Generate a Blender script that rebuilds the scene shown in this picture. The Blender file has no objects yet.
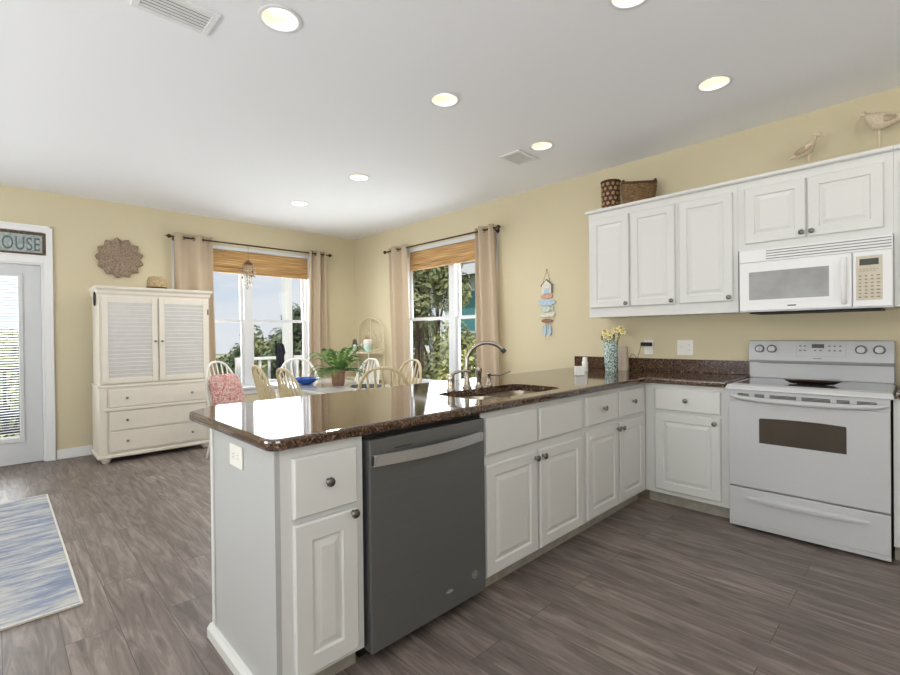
import bpy, bmesh, math, random
from mathutils import Vector, Matrix
from mathutils.geometry import tessellate_polygon

SC = bpy.context.scene
COL = SC.collection
PI = math.pi
R = math.radians

# ------------------------------------------------------------------ camera, sky, sun, daylight, exposure
H_CAM = 1.2383
FWD = Vector((-0.71775505, 0.69626992, -0.00599094))
RGT = Vector((0.69628732, 0.71767764, -0.01108054))
UPV = Vector((0.00341548, 0.01212453, 0.99992066))
cam_data = bpy.data.cameras.new('camera')
cam = bpy.data.objects.new('camera', cam_data)
COL.objects.link(cam)
cam_data.sensor_width = 36.0
cam_data.lens = 467.1263 * 36 / 900
cam_data.clip_start = 0.02
cam_data.clip_end = 500
cam.matrix_world = Matrix(((RGT.x, UPV.x, -FWD.x, 0), (RGT.y, UPV.y, -FWD.y, 0), (RGT.z, UPV.z, -FWD.z, H_CAM), (0, 0, 0, 1)))
SC.camera = cam

SC.view_settings.view_transform = 'Standard'
SC.view_settings.look = 'None'
SC.view_settings.gamma = 1.0
SC.view_settings.exposure = 0.18

world = bpy.data.worlds.new('sky')
SC.world = world
world.use_nodes = True
WT = world.node_tree
WT.nodes.clear()
def wn(t, **k):
    n = WT.nodes.new(t)
    for a, b in k.items(): setattr(n, a, b)
    return n
w_out = wn('ShaderNodeOutputWorld'); w_bg = wn('ShaderNodeBackground')
w_tc = wn('ShaderNodeTexCoord'); w_sep = wn('ShaderNodeSeparateXYZ')
w_grad = wn('ShaderNodeValToRGB')
w_map = wn('ShaderNodeMapping'); w_noise = wn('ShaderNodeTexNoise'); w_cr = wn('ShaderNodeValToRGB'); w_mix = wn('ShaderNodeMix', data_type='RGBA')
WT.links.new(w_tc.outputs['Generated'], w_sep.inputs[0])
WT.links.new(w_sep.outputs['Z'], w_grad.inputs[0])
e = w_grad.color_ramp.elements
e[0].position = 0.0; e[0].color = (0.88, 0.91, 0.95, 1)
e[1].position = 0.5; e[1].color = (0.34, 0.50, 0.80, 1)
m_ = e.new(0.16); m_.color = (0.56, 0.70, 0.92, 1)
WT.links.new(w_tc.outputs['Generated'], w_map.inputs[0])
w_map.inputs['Scale'].default_value = (1.6, 1.6, 6.0)
WT.links.new(w_map.outputs[0], w_noise.inputs['Vector'])
w_noise.inputs['Scale'].default_value = 2.2; w_noise.inputs['Detail'].default_value = 6; w_noise.inputs['Roughness'].default_value = 0.55
WT.links.new(w_noise.outputs[0], w_cr.inputs[0])
w_cr.color_ramp.elements[0].position = 0.42; w_cr.color_ramp.elements[1].position = 0.62
WT.links.new(w_cr.outputs[0], w_mix.inputs[0])
WT.links.new(w_grad.outputs[0], w_mix.inputs[6])
w_mix.inputs[7].default_value = (0.86, 0.89, 0.94, 1)
WT.links.new(w_mix.outputs[2], w_bg.inputs['Color'])
w_bg.inputs['Strength'].default_value = 0.82
WT.links.new(w_bg.outputs[0], w_out.inputs[0])

def lamp(name, kind, loc, direction, energy, color=(1, 1, 1), **k):
    d = bpy.data.lights.new(name, kind)
    d.energy = energy; d.color = color
    for a, b in k.items(): setattr(d, a, b)
    o = bpy.data.objects.new(name, d); COL.objects.link(o)
    o.location = loc
    o.rotation_euler = Vector(direction).to_track_quat('-Z', 'Y').to_euler()
    return o

lamp('sun', 'SUN', (5, -5, 12), (-0.55, 0.45, -0.85), 3.0, (1.0, 0.95, 0.86), angle=R(1.0))
# daylight entering through the windows and door glass, then two added fills
DAY = (0.93, 0.965, 1.0)
lamp('daylight_dining_window', 'AREA', (-6.52, 2.39, 1.48), (1, 0, -0.25), 58, DAY, shape='RECTANGLE', size=1.65, size_y=1.75)
lamp('daylight_side_window', 'AREA', (-4.16, 4.28, 1.48), (0, -1, -0.25), 47, DAY, shape='RECTANGLE', size=1.45, size_y=1.75)
lamp('daylight_door', 'AREA', (-6.5, -0.11, 1.1), (1, 0, 0.0), 34, DAY, shape='RECTANGLE', size=0.6, size_y=1.6)
lamp('rear_fill_uplight', 'AREA', (-1.5, -4.1, 1.05), (0.0, 1, 4.0), 315, (0.93, 0.965, 1.0), shape='RECTANGLE', size=4.2, size_y=2.2)  # added fill behind the camera, aimed up to brighten the ceiling
lamp('side_fill_uplight', 'AREA', (2.42, -0.6, 1.35), (-1, 0.1, 4.0), 95, (0.93, 0.965, 1.0), shape='RECTANGLE', size=3.0, size_y=2.2)  # second added fill, out of view on the kitchen side, aimed up

# ------------------------------------------------------------------ materials
def lin(c):
    def f(v):
        v = v / 255.0
        return v / 12.92 if v <= 0.04045 else ((v + 0.055) / 1.055) ** 2.4
    return (f(c[0]), f(c[1]), f(c[2]), 1.0)

MATS = {}
def pm(name, rgb, rough=0.5, metal=0.0, var=0.0, scale=20.0, stretch=(1, 1, 1), bump=0.0, bscale=None, rgb2=None, ior=None, emit=0.0, coat=0.0, detail=4.0, lo=0.35, hi=0.65, trans=0.0):
    m = bpy.data.materials.new(name); m.use_nodes = True
    nt = m.node_tree; b = nt.nodes['Principled BSDF']
    b.inputs['Base Color'].default_value = lin(rgb)
    b.inputs['Roughness'].default_value = rough
    b.inputs['Metallic'].default_value = metal
    if ior: b.inputs['IOR'].default_value = ior
    if coat: b.inputs['Coat Weight'].default_value = coat; b.inputs['Coat Roughness'].default_value = 0.05
    if trans: b.inputs['Transmission Weight'].default_value = trans
    if emit:
        b.inputs['Emission Color'].default_value = lin(rgb); b.inputs['Emission Strength'].default_value = emit
    if var or rgb2 or bump:
        tc = nt.nodes.new('ShaderNodeTexCoord'); mp = nt.nodes.new('ShaderNodeMapping'); mp.inputs['Scale'].default_value = stretch
        nz = nt.nodes.new('ShaderNodeTexNoise'); nz.inputs['Scale'].default_value = scale; nz.inputs['Detail'].default_value = detail
        nt.links.new(tc.outputs['Object'], mp.inputs[0]); nt.links.new(mp.outputs[0], nz.inputs['Vector'])
        if var or rgb2:
            cr = nt.nodes.new('ShaderNodeValToRGB')
            cr.color_ramp.elements[0].position = lo; cr.color_ramp.elements[1].position = hi
            if rgb2 is None:
                rgb2 = tuple(max(0, v * (1 - var)) for v in rgb)
            cr.color_ramp.elements[0].color = lin(rgb2); cr.color_ramp.elements[1].color = lin(rgb)
            nt.links.new(nz.outputs[0], cr.inputs[0]); nt.links.new(cr.outputs[0], b.inputs['Base Color'])
        if bump:
            n2 = nz
            if bscale:
                n2 = nt.nodes.new('ShaderNodeTexNoise'); n2.inputs['Scale'].default_value = bscale; nt.links.new(mp.outputs[0], n2.inputs['Vector'])
            bp = nt.nodes.new('ShaderNodeBump'); bp.inputs['Strength'].default_value = bump; bp.inputs['Distance'].default_value = 0.01
            nt.links.new(n2.outputs[0], bp.inputs['Height']); nt.links.new(bp.outputs[0], b.inputs['Normal'])
    MATS[name] = m
    return m

pm('wall_paint', (211, 200, 169), 0.75, bump=0.04, scale=180)
pm('ceiling_paint', (246, 247, 250), 0.85, bump=0.05, scale=120)
pm('window_white', (212, 214, 217), 0.45, bump=0.01, scale=30)
pm('door_white', (212, 214, 216), 0.42, bump=0.01, scale=30)
pm('white_trim', (236, 236, 236), 0.45, bump=0.01, scale=30)
pm('outside_wall', (225, 225, 220), 0.8, bump=0.05, scale=40)
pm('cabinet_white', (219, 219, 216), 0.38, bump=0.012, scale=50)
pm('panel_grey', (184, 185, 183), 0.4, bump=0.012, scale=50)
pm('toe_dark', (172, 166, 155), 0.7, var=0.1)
pm('black', (14, 14, 14), 0.6, var=0.2)
pm('pewter', (138, 134, 128), 0.32, 1.0, var=0.15)
pm('nickel', (176, 168, 156), 0.22, 1.0, var=0.05)
pm('chrome_handle', (196, 196, 196), 0.34, 0.7, var=0.05, scale=60, stretch=(1, 1, 20))
pm('steel_sink', (176, 166, 150), 0.28, 1.0, var=0.08, scale=40)
pm('slate_steel', (122, 123, 124), 0.36, 0.6, var=0.02, scale=3, stretch=(1, 1, 40))
pm('badge_grey', (168, 166, 162), 0.4, var=0.1)
pm('range_white', (198, 199, 201), 0.22, bump=0.004, scale=90)
pm('appliance_white', (234, 234, 234), 0.22, bump=0.004, scale=90)
pm('vent_grey', (142, 140, 138), 0.6, var=0.2)
pm('oven_glass', (74, 66, 56), 0.08, var=0.15, scale=4)
pm('micro_glass', (160, 160, 160), 0.25, var=0.12, scale=6)
pm('micro_panel', (208, 199, 180), 0.45, var=0.04)
pm('button_tan', (158, 136, 112), 0.5, var=0.1)
pm('display_dark', (34, 28, 20), 0.15, var=0.2)
pm('cook_glass', (92, 92, 92), 0.12, var=0.1, scale=60)
pm('print_grey', (110, 110, 112), 0.6, var=0.1)
pm('dark_wood', (48, 26, 18), 0.3, var=0.3, scale=30)
pm('ivory', (222, 215, 202), 0.45, var=0.015, scale=12, bump=0.01)
pm('ivory_louver', (228, 226, 222), 0.45, var=0.02, scale=12)
pm('knob_teal', (120, 134, 128), 0.3, 0.3, var=0.1)
pm('hinge_dark', (52, 50, 52), 0.5, 0.6, var=0.2)
pm('hat_straw', (196, 174, 136), 0.8, rgb2=(160, 136, 98), scale=60, bump=0.4)
pm('hat_band', (70, 54, 42), 0.8, var=0.3)
pm('shell_plaque', (176, 156, 136), 0.7, rgb2=(120, 100, 84), scale=70, bump=0.5, lo=0.3, hi=0.7)
pm('curtain_fabric', (192, 174, 150), 0.9, var=0.05, scale=300, bump=0.1)
pm('rod_bronze', (74, 58, 44), 0.4, 0.7, var=0.2)
pm('chair_cream', (206, 190, 152), 0.5, rgb2=(192, 174, 136), scale=25, stretch=(3, 3, 1))
pm('chair_white', (232, 230, 222), 0.45, var=0.05, scale=25)
pm('table_white', (222, 228, 232), 0.12, var=0.03, scale=8, coat=0.6)
pm('blue_bowl', (36, 84, 176), 0.2, var=0.25, scale=14)
pm('mat_dark', (44, 54, 52), 0.7, var=0.4, scale=60)
pm('wicker_pot', (176, 136, 112), 0.8, rgb2=(120, 84, 64), scale=80, bump=0.6)
pm('soil', (58, 44, 34), 0.9, var=0.3)
pm('fern', (128, 162, 82), 0.5, rgb2=(58, 98, 44), scale=9)
pm('metal_cream', (222, 212, 184), 0.5, var=0.05)
pm('figure_grey', (92, 92, 92), 0.6, var=0.3)
pm('figure_white', (238, 236, 230), 0.4, var=0.03)
pm('figure_teal', (186, 214, 204), 0.4, var=0.1)
pm('figure_brown', (150, 110, 82), 0.6, var=0.2)
pm('crystal', (236, 226, 210), 0.1, trans=0.5, var=0.1)
pm('bead_brown', (110, 74, 50), 0.4, var=0.3)
pm('bead_dark', (62, 56, 56), 0.3, 0.4, var=0.2)
pm('basket_brown', (140, 110, 70), 0.8, rgb2=(84, 62, 38), scale=40, stretch=(1, 1, 4), bump=0.5)
pm('basket_rim', (98, 70, 42), 0.8, rgb2=(58, 40, 24), scale=60, bump=0.5)
pm('weave_dark', (92, 62, 42), 0.7, rgb2=(52, 34, 24), scale=50, bump=0.3)
pm('weave_light', (180, 148, 110), 0.6, rgb2=(150, 110, 72), scale=30)
pm('bird_wood', (222, 208, 184), 0.65, rgb2=(206, 188, 160), scale=30, stretch=(4, 1, 2), bump=0.1)
pm('bird_wing', (190, 170, 140), 0.7, var=0.15, scale=40)
pm('sign_blue', (198, 212, 222), 0.6, rgb2=(158, 184, 204), scale=60)
pm('sign_red', (196, 132, 112), 0.6, rgb2=(214, 180, 160), scale=80)
pm('sign_white', (232, 228, 216), 0.6, var=0.12, scale=60)
pm('sign_teal', (204, 218, 212), 0.6, var=0.12, scale=60)
pm('sign_roof', (120, 116, 124), 0.6, var=0.2, scale=60)
pm('sign_brown', (164, 120, 92), 0.6, var=0.25, scale=60)
pm('twine', (150, 126, 90), 0.9, var=0.2)
pm('vase_glass', (206, 222, 214), 0.15, rgb2=(70, 108, 104), scale=90, lo=0.42, hi=0.56, coat=0.4)
pm('petal', (246, 234, 172), 0.6, rgb2=(250, 240, 196), scale=60)
pm('petal_core', (240, 214, 130), 0.6, var=0.15)
pm('stem_green', (92, 112, 60), 0.6, var=0.2)
pm('canister', (202, 188, 170), 0.4, var=0.04)
pm('ceramic', (240, 238, 232), 0.2, var=0.02)
pm('steel_cap', (180, 180, 176), 0.3, 1.0, var=0.05)
pm('plate_white', (238, 236, 228), 0.4, var=0.02)
pm('slot_dark', (66, 64, 62), 0.6, var=0.1)
pm('vent_white', (238, 238, 238), 0.5, var=0.03)
pm('lens', (255, 249, 236), 0.5, emit=1.7)
pm('baffle', (248, 243, 228), 0.5, var=0.02)
pm('sign_board', (182, 190, 188), 0.7, rgb2=(146, 156, 156), scale=40)
pm('sign_frame', (112, 96, 78), 0.8, rgb2=(70, 58, 46), scale=50, bump=0.4)
pm('sign_letter', (78, 98, 102), 0.7, rgb2=(110, 126, 124), scale=60)
pm('blind_white', (240, 240, 238), 0.5, var=0.02)
pm('deck_board', (176, 168, 158), 0.8, rgb2=(140, 132, 122), scale=6, stretch=(1, 12, 1))
pm('post_white', (240, 240, 238), 0.5, var=0.02)
pm('umbrella_navy', (38, 38, 50), 0.9, var=0.25, scale=12)
pm('outdoor_dark', (52, 54, 60), 0.6, var=0.2)
pm('bark', (104, 88, 72), 0.9, var=0.35, scale=12, bump=0.5)
pm('house_wall', (214, 222, 220), 0.8, var=0.06, scale=1.5, stretch=(1, 1, 30))
pm('house_teal', (96, 158, 160), 0.6, var=0.12)
pm('house_roof', (150, 148, 146), 0.8, var=0.2, scale=8)
pm('house_glass', (70, 96, 112), 0.1, var=0.2)
LEAFCOL = [((168, 172, 120), (92, 102, 68)), ((132, 146, 106), (70, 86, 64)), ((204, 204, 134), (118, 130, 76)), ((176, 182, 146), (106, 118, 92))]
for i_, (a_, b_) in enumerate(LEAFCOL):
    pm('leaf_%d' % i_, a_, 0.7, rgb2=b_, scale=1.7, detail=8, lo=0.35, hi=0.65)

def nodes_of(name, rough=0.5):
    m = bpy.data.materials.new(name); m.use_nodes = True; MATS[name] = m
    nt = m.node_tree
    return m, nt, nt.nodes['Principled BSDF']
def N(nt, t, **k):
    n = nt.nodes.new(t)
    for a, b in k.items(): setattr(n, a, b)
    return n

# grey-brown plank floor, boards running along X
def floor_mat():
    m, nt, b = nodes_of('plank_floor'); L = nt.links.new
    tc = N(nt, 'ShaderNodeTexCoord')
    br = N(nt, 'ShaderNodeTexBrick'); br.offset = 0.37; br.offset_frequency = 2
    br.inputs['Scale'].default_value = 1.0
    br.inputs['Brick Width'].default_value = 1.22; br.inputs['Row Height'].default_value = 0.182
    br.inputs['Mortar Size'].default_value = 0.0016; br.inputs['Mortar Smooth'].default_value = 0.3; br.inputs['Bias'].default_value = 0
    br.inputs['Color1'].default_value = (0.0, 0, 0, 1); br.inputs['Color2'].default_value = (1, 1, 1, 1); br.inputs['Mortar'].default_value = (0.5, 0.5, 0.5, 1)
    L(tc.outputs['Object'], br.inputs['Vector'])
    # per-board shift of the grain
    add = N(nt, 'ShaderNodeVectorMath', operation='MULTIPLY_ADD')
    comb = N(nt, 'ShaderNodeCombineXYZ')
    L(br.outputs['Color'], comb.inputs[0]); L(br.outputs['Color'], comb.inputs[1])
    add.inputs[1].default_value = (7.0, 3.0, 0); L(comb.outputs[0], add.inputs[0]); L(tc.outputs['Object'], add.inputs[2])
    mp = N(nt, 'ShaderNodeMapping'); mp.inputs['Scale'].default_value = (1.5, 13.0, 1.0); L(add.outputs[0], mp.inputs[0])
    nz = N(nt, 'ShaderNodeTexNoise'); nz.inputs['Scale'].default_value = 1.7; nz.inputs['Detail'].default_value = 8; nz.inputs['Roughness'].default_value = 0.62; nz.inputs['Distortion'].default_value = 1.2
    L(mp.outputs[0], nz.inputs['Vector'])
    cr = N(nt, 'ShaderNodeValToRGB'); el = cr.color_ramp.elements
    el[0].position = 0.25; el[0].color = lin((78, 67, 63)); el[1].position = 0.76; el[1].color = lin((162, 149, 141))
    q = el.new(0.5); q.color = lin((120, 108, 102))
    L(nz.outputs[0], cr.inputs[0])
    hsv = N(nt, 'ShaderNodeHueSaturation'); mr = N(nt, 'ShaderNodeMapRange'); mr.inputs[3].default_value = 0.86; mr.inputs[4].default_value = 1.12
    L(br.outputs['Color'], mr.inputs[0]); L(mr.outputs[0], hsv.inputs['Value']); L(cr.outputs[0], hsv.inputs['Color'])
    mx = N(nt, 'ShaderNodeMix', data_type='RGBA'); L(br.outputs['Fac'], mx.inputs[0]); L(hsv.outputs[0], mx.inputs[6]); mx.inputs[7].default_value = lin((74, 64, 60))
    L(mx.outputs[2], b.inputs['Base Color'])
    b.inputs['Roughness'].default_value = 0.42
    bp = N(nt, 'ShaderNodeBump'); bp.inputs['Strength'].default_value = 0.12; bp.inputs['Distance'].default_value = 0.004
    L(nz.outputs[0], bp.inputs['Height']); L(bp.outputs[0], b.inputs['Normal'])
floor_mat()

def granite_mat(name, ior, rough):
    m, nt, b = nodes_of(name); L = nt.links.new
    tc = N(nt, 'ShaderNodeTexCoord')
    v = N(nt, 'ShaderNodeTexVoronoi'); v.inputs['Scale'].default_value = 170; L(tc.outputs['Object'], v.inputs['Vector'])
    nz = N(nt, 'ShaderNodeTexNoise'); nz.inputs['Scale'].default_value = 55; nz.inputs['Detail'].default_value = 5; L(tc.outputs['Object'], nz.inputs['Vector'])
    cr = N(nt, 'ShaderNodeValToRGB'); el = cr.color_ramp.elements
    el[0].position = 0.36; el[0].color = lin((34, 24, 20)); el[1].position = 0.74; el[1].color = lin((150, 118, 92))
    q = el.new(0.5); q.color = lin((74, 52, 40)); q = el.new(0.62); q.color = lin((98, 72, 54))
    mxf = N(nt, 'ShaderNodeMix', data_type='RGBA'); mxf.inputs[0].default_value = 0.45
    L(nz.outputs[0], mxf.inputs[6]); L(v.outputs['Color'], mxf.inputs[7])
    L(mxf.outputs[2], cr.inputs[0]); L(cr.outputs[0], b.inputs['Base Color'])
    b.inputs['Roughness'].default_value = rough; b.inputs['IOR'].default_value = ior
granite_mat('granite', 2.0, 0.06)
granite_mat('granite_splash', 1.38, 0.2)

def bamboo_mat():
    m, nt, b = nodes_of('bamboo_shade'); L = nt.links.new
    tc = N(nt, 'ShaderNodeTexCoord')
    mp = N(nt, 'ShaderNodeMapping'); mp.inputs['Scale'].default_value = (2.5, 2.5, 110); L(tc.outputs['Object'], mp.inputs[0])
    nz = N(nt, 'ShaderNodeTexNoise'); nz.inputs['Scale'].default_value = 1.0; nz.inputs['Detail'].default_value = 5; L(mp.outputs[0], nz.inputs['Vector'])
    cr = N(nt, 'ShaderNodeValToRGB'); el = cr.color_ramp.elements
    el[0].position = 0.33; el[0].color = lin((138, 98, 58)); el[1].position = 0.68; el[1].color = lin((216, 176, 116))
    L(nz.outputs[0], cr.inputs[0]); L(cr.outputs[0], b.inputs['Base Color'])
    b.inputs['Roughness'].default_value = 0.7
    bp = N(nt, 'ShaderNodeBump'); bp.inputs['Strength'].default_value = 0.5; bp.inputs['Distance'].default_value = 0.004
    L(nz.outputs[0], bp.inputs['Height']); L(bp.outputs[0], b.inputs['Normal'])
bamboo_mat()

def rug_mat():
    m, nt, b = nodes_of('rug_weave'); L = nt.links.new
    tc = N(nt, 'ShaderNodeTexCoord')
    mp = N(nt, 'ShaderNodeMapping'); mp.inputs['Scale'].default_value = (9.0, 1.6, 1); L(tc.outputs['Object'], mp.inputs[0])
    nz = N(nt, 'ShaderNodeTexNoise'); nz.inputs['Scale'].default_value = 1.6; nz.inputs['Detail'].default_value = 9; nz.inputs['Roughness'].default_value = 0.74
    L(mp.outputs[0], nz.inputs['Vector'])
    cr = N(nt, 'ShaderNodeValToRGB'); el = cr.color_ramp.elements
    el[0].position = 0.36; el[0].color = lin((118, 126, 150)); el[1].position = 0.66; el[1].color = lin((206, 202, 192))
    q = el.new(0.46); q.color = lin((142, 151, 169)); q = el.new(0.54); q.color = lin((178, 179, 178))
    L(nz.outputs[0], cr.inputs[0]); L(cr.outputs[0], b.inputs['Base Color'])
    b.inputs['Roughness'].default_value = 0.95
    n2 = N(nt, 'ShaderNodeTexNoise'); n2.inputs['Scale'].default_value = 220; L(tc.outputs['Object'], n2.inputs['Vector'])
    bp = N(nt, 'ShaderNodeBump'); bp.inputs['Strength'].default_value = 0.5; bp.inputs['Distance'].default_value = 0.006
    L(n2.outputs[0], bp.inputs['Height']); L(bp.outputs[0], b.inputs['Normal'])
rug_mat()
pm('rug_border', (222, 218, 208), 0.9, var=0.06, scale=120, bump=0.3)

def cushion_mat():
    m, nt, b = nodes_of('cushion_print'); L = nt.links.new
    tc = N(nt, 'ShaderNodeTexCoord')
    v = N(nt, 'ShaderNodeTexVoronoi'); v.inputs['Scale'].default_value = 58; v.feature = 'DISTANCE_TO_EDGE'; L(tc.outputs['Object'], v.inputs['Vector'])
    cr = N(nt, 'ShaderNodeValToRGB'); el = cr.color_ramp.elements
    el[0].position = 0.10; el[0].color = lin((164, 92, 90)); el[1].position = 0.22; el[1].color = lin((226, 212, 202))
    L(v.outputs['Distance'], cr.inputs[0]); L(cr.outputs[0], b.inputs['Base Color']); b.inputs['Roughness'].default_value = 0.9
cushion_mat()

def glass_mat():
    m = bpy.data.materials.new('pane_glass'); m.use_nodes = True; MATS['pane_glass'] = m
    nt = m.node_tree; nt.nodes.clear(); L = nt.links.new
    o = N(nt, 'ShaderNodeOutputMaterial'); t = N(nt, 'ShaderNodeBsdfTransparent'); g = N(nt, 'ShaderNodeBsdfGlossy'); g.inputs['Roughness'].default_value = 0.02
    lw = N(nt, 'ShaderNodeLayerWeight'); lw.inputs['Blend'].default_value = 0.5; pw = N(nt, 'ShaderNodeMath', operation='POWER'); pw.inputs[1].default_value = 4.0; L(lw.outputs['Facing'], pw.inputs[0]); fr = N(nt, 'ShaderNodeMath', operation='MULTIPLY_ADD'); fr.inputs[1].default_value = 0.3; fr.inputs[2].default_value = 0.006; L(pw.outputs[0], fr.inputs[0])
    mx = N(nt, 'ShaderNodeMixShader'); L(fr.outputs[0], mx.inputs[0]); L(t.outputs[0], mx.inputs[1]); L(g.outputs[0], mx.inputs[2]); L(mx.outputs[0], o.inputs[0])
    t.inputs[0].default_value = (0.97, 0.98, 0.98, 1)
glass_mat()

def ground_mat():
    m, nt, b = nodes_of('dune_ground'); L = nt.links.new
    tc = N(nt, 'ShaderNodeTexCoord')
    nz = N(nt, 'ShaderNodeTexNoise'); nz.inputs['Scale'].default_value = 0.13; nz.inputs['Detail'].default_value = 9; nz.inputs['Roughness'].default_value = 0.65; L(tc.outputs['Object'], nz.inputs['Vector'])
    cr = N(nt, 'ShaderNodeValToRGB'); el = cr.color_ramp.elements
    el[0].position = 0.42; el[0].color = lin((116, 124, 84)); el[1].position = 0.6; el[1].color = lin((224, 204, 172))
    q = el.new(0.5); q.color = lin((170, 164, 124))
    L(nz.outputs[0], cr.inputs[0]); L(cr.outputs[0], b.inputs['Base Color']); b.inputs['Roughness'].default_value = 0.95
ground_mat()

# ------------------------------------------------------------------ mesh builder
def V(*a): return Vector(a)

class MB:
    def __init__(s):
        s.bm = bmesh.new(); s.mi = 0; s.sm = False
    def face(s, vs):
        try:
            f = s.bm.faces.new(vs)
        except ValueError:
            return None
        f.material_index = s.mi; f.smooth = s.sm
        return f
    def box(s, x0, x1, y0, y1, z0, z1, bev=0.0, M=None):
        if bev <= 0:
            P = [(x0, y0, z0), (x1, y0, z0), (x1, y1, z0), (x0, y1, z0), (x0, y0, z1), (x1, y0, z1), (x1, y1, z1), (x0, y1, z1)]
            F = [(3, 2, 1, 0), (4, 5, 6, 7), (0, 1, 5, 4), (1, 2, 6, 5), (2, 3, 7, 6), (3, 0, 4, 7)]
            vs = [s.bm.verts.new((M @ V(*p)) if M else p) for p in P]
            for f in F: s.face([vs[i] for i in f])
            return
        b = min(bev, (x1 - x0) * .49, (y1 - y0) * .49, (z1 - z0) * .49)
        r = bmesh.ops.create_cube(s.bm, size=1)
        vs = r['verts']
        for v in vs:
            v.co = V(x0 if v.co.x < 0 else x1, y0 if v.co.y < 0 else y1, z0 if v.co.z < 0 else z1)
        es = list({e for v in vs for e in v.link_edges})
        rr = bmesh.ops.bevel(s.bm, geom=es, offset=b, segments=2, profile=0.6, affect='EDGES', clamp_overlap=True)
        fs = set(rr['faces'])
        allv = set(vs) | set(rr['verts'])
        allv = {v for v in allv if v.is_valid}
        for v in allv:
            for f in v.link_faces: fs.add(f)
        for f in fs:
            f.material_index = s.mi; f.smooth = False
        if M:
            for v in {v for f in fs for v in f.verts}: v.co = M @ v.co
    def rings(s, rings, close_u=True, cap0=False, cap1=False):
        """rings: list of lists of points; quads between consecutive rings"""
        vr = [[s.bm.verts.new(p) for p in r] for r in rings]
        n = len(vr[0])
        for a, b in zip(vr, vr[1:]):
            for i in range(n if close_u else n - 1):
                j = (i + 1) % n
                s.face([a[i], a[j], b[j], b[i]])
        if cap0: s.face(list(reversed(vr[0])))
        if cap1: s.face(vr[-1])
        return vr
    def lathe(s, prof, c=(0, 0, 0), n=24, axis='z', M=None, cap=True):
        rings = []
        for r, h in prof:
            ring = []
            for i in range(n):
                a = 2 * PI * i / n
                x, y = r * math.cos(a), r * math.sin(a)
                p = V(x, y, h) if axis == 'z' else (V(x, h, -y) if axis == 'y' else V(h, x, y))
                p = p + V(*c)
                ring.append(M @ p if M else p)
            rings.append(ring)
        s.rings(rings, True, cap, cap)
    def cyl(s, p0, p1, r0, r1=None, n=16):
        s.tube([p0, p1], [r0, r1 if r1 is not None else r0], n)
    def tube(s, pts, rad, n=10, closed=False, flat=None):
        pts = [V(*p) if not isinstance(p, Vector) else p for p in pts]
        k = len(pts)
        if not isinstance(rad, (list, tuple)): rad = [rad] * k
        T = []
        for i in range(k):
            if closed: d = pts[(i + 1) % k] - pts[i - 1]
            else: d = pts[min(i + 1, k - 1)] - pts[max(i - 1, 0)]
            T.append(d.normalized())
        ref = V(0, 0, 1) if abs(T[0].z) < .9 else V(1, 0, 0)
        u = (ref - T[0] * ref.dot(T[0])).normalized()
        rings = []
        for i in range(k):
            u = (u - T[i] * u.dot(T[i])).normalized()
            w = T[i].cross(u)
            fu, fw = flat if flat else (1, 1)
            rings.append([pts[i] + (u * math.cos(2 * PI * j / n) * fu + w * math.sin(2 * PI * j / n) * fw) * rad[i] for j in range(n)])
        if closed:
            rings.append(rings[0])
            vr = [[s.bm.verts.new(p) for p in r] for r in rings[:-1]]
            vr.append(vr[0])
            for a, b in zip(vr, vr[1:]):
                for i in range(n):
                    j = (i + 1) % n; s.face([a[i], a[j], b[j], b[i]])
        else:
            s.rings(rings, True, True, True)
    def ball(s, c, r, n=14, sc=(1, 1, 1), M=None):
        m = n // 2
        prof = []
        rings = []
        for k in range(1, m):
            t = PI * k / m
            ring = []
            for i in range(n):
                a = 2 * PI * i / n
                p = V(r * math.sin(t) * math.cos(a) * sc[0], r * math.sin(t) * math.sin(a) * sc[1], -r * math.cos(t) * sc[2])
                if M: p = M @ p
                ring.append(p + V(*c))
            rings.append(ring)
        vr = s.rings(rings)
        pa = V(0, 0, -r * sc[2]); pb = V(0, 0, r * sc[2])
        if M: pa = M @ pa; pb = M @ pb
        a = s.bm.verts.new(pa + V(*c)); b = s.bm.verts.new(pb + V(*c))
        for i in range(n):
            j = (i + 1) % n
            s.face([a, vr[0][j], vr[0][i]]); s.face([b, vr[-1][i], vr[-1][j]])
    def prism(s, poly, f0, f1):
        """poly list of 2D; f0,f1 map (u,v)->3D point"""
        a = [s.bm.verts.new(f0(*p)) for p in poly]; b = [s.bm.verts.new(f1(*p)) for p in poly]
        n = len(poly)
        for i in range(n):
            j = (i + 1) % n; s.face([a[i], a[j], b[j], b[i]])
        for t in tessellate_polygon([[V(p[0], p[1], 0) for p in poly]]):
            s.face([a[i] for i in t]); s.face([b[i] for i in reversed(t)])
    def build(s, name, mats, parent=None, loc=None, smooth=False, recalc=True):
        if recalc: bmesh.ops.recalc_face_normals(s.bm, faces=s.bm.faces[:])
        me = bpy.data.meshes.new(name)
        if smooth:
            for f in s.bm.faces: f.smooth = True
            for ed in s.bm.edges:
                if len(ed.link_faces) == 2 and ed.calc_face_angle(0) > R(38): ed.smooth = False
        s.bm.to_mesh(me); s.bm.free()
        if not isinstance(mats, (list, tuple)): mats = [mats]
        for m in mats: me.materials.append(MATS[m])
        o = bpy.data.objects.new(name, me); COL.objects.link(o)
        if parent: o.parent = parent
        if loc: o.location = loc
        return o

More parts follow.
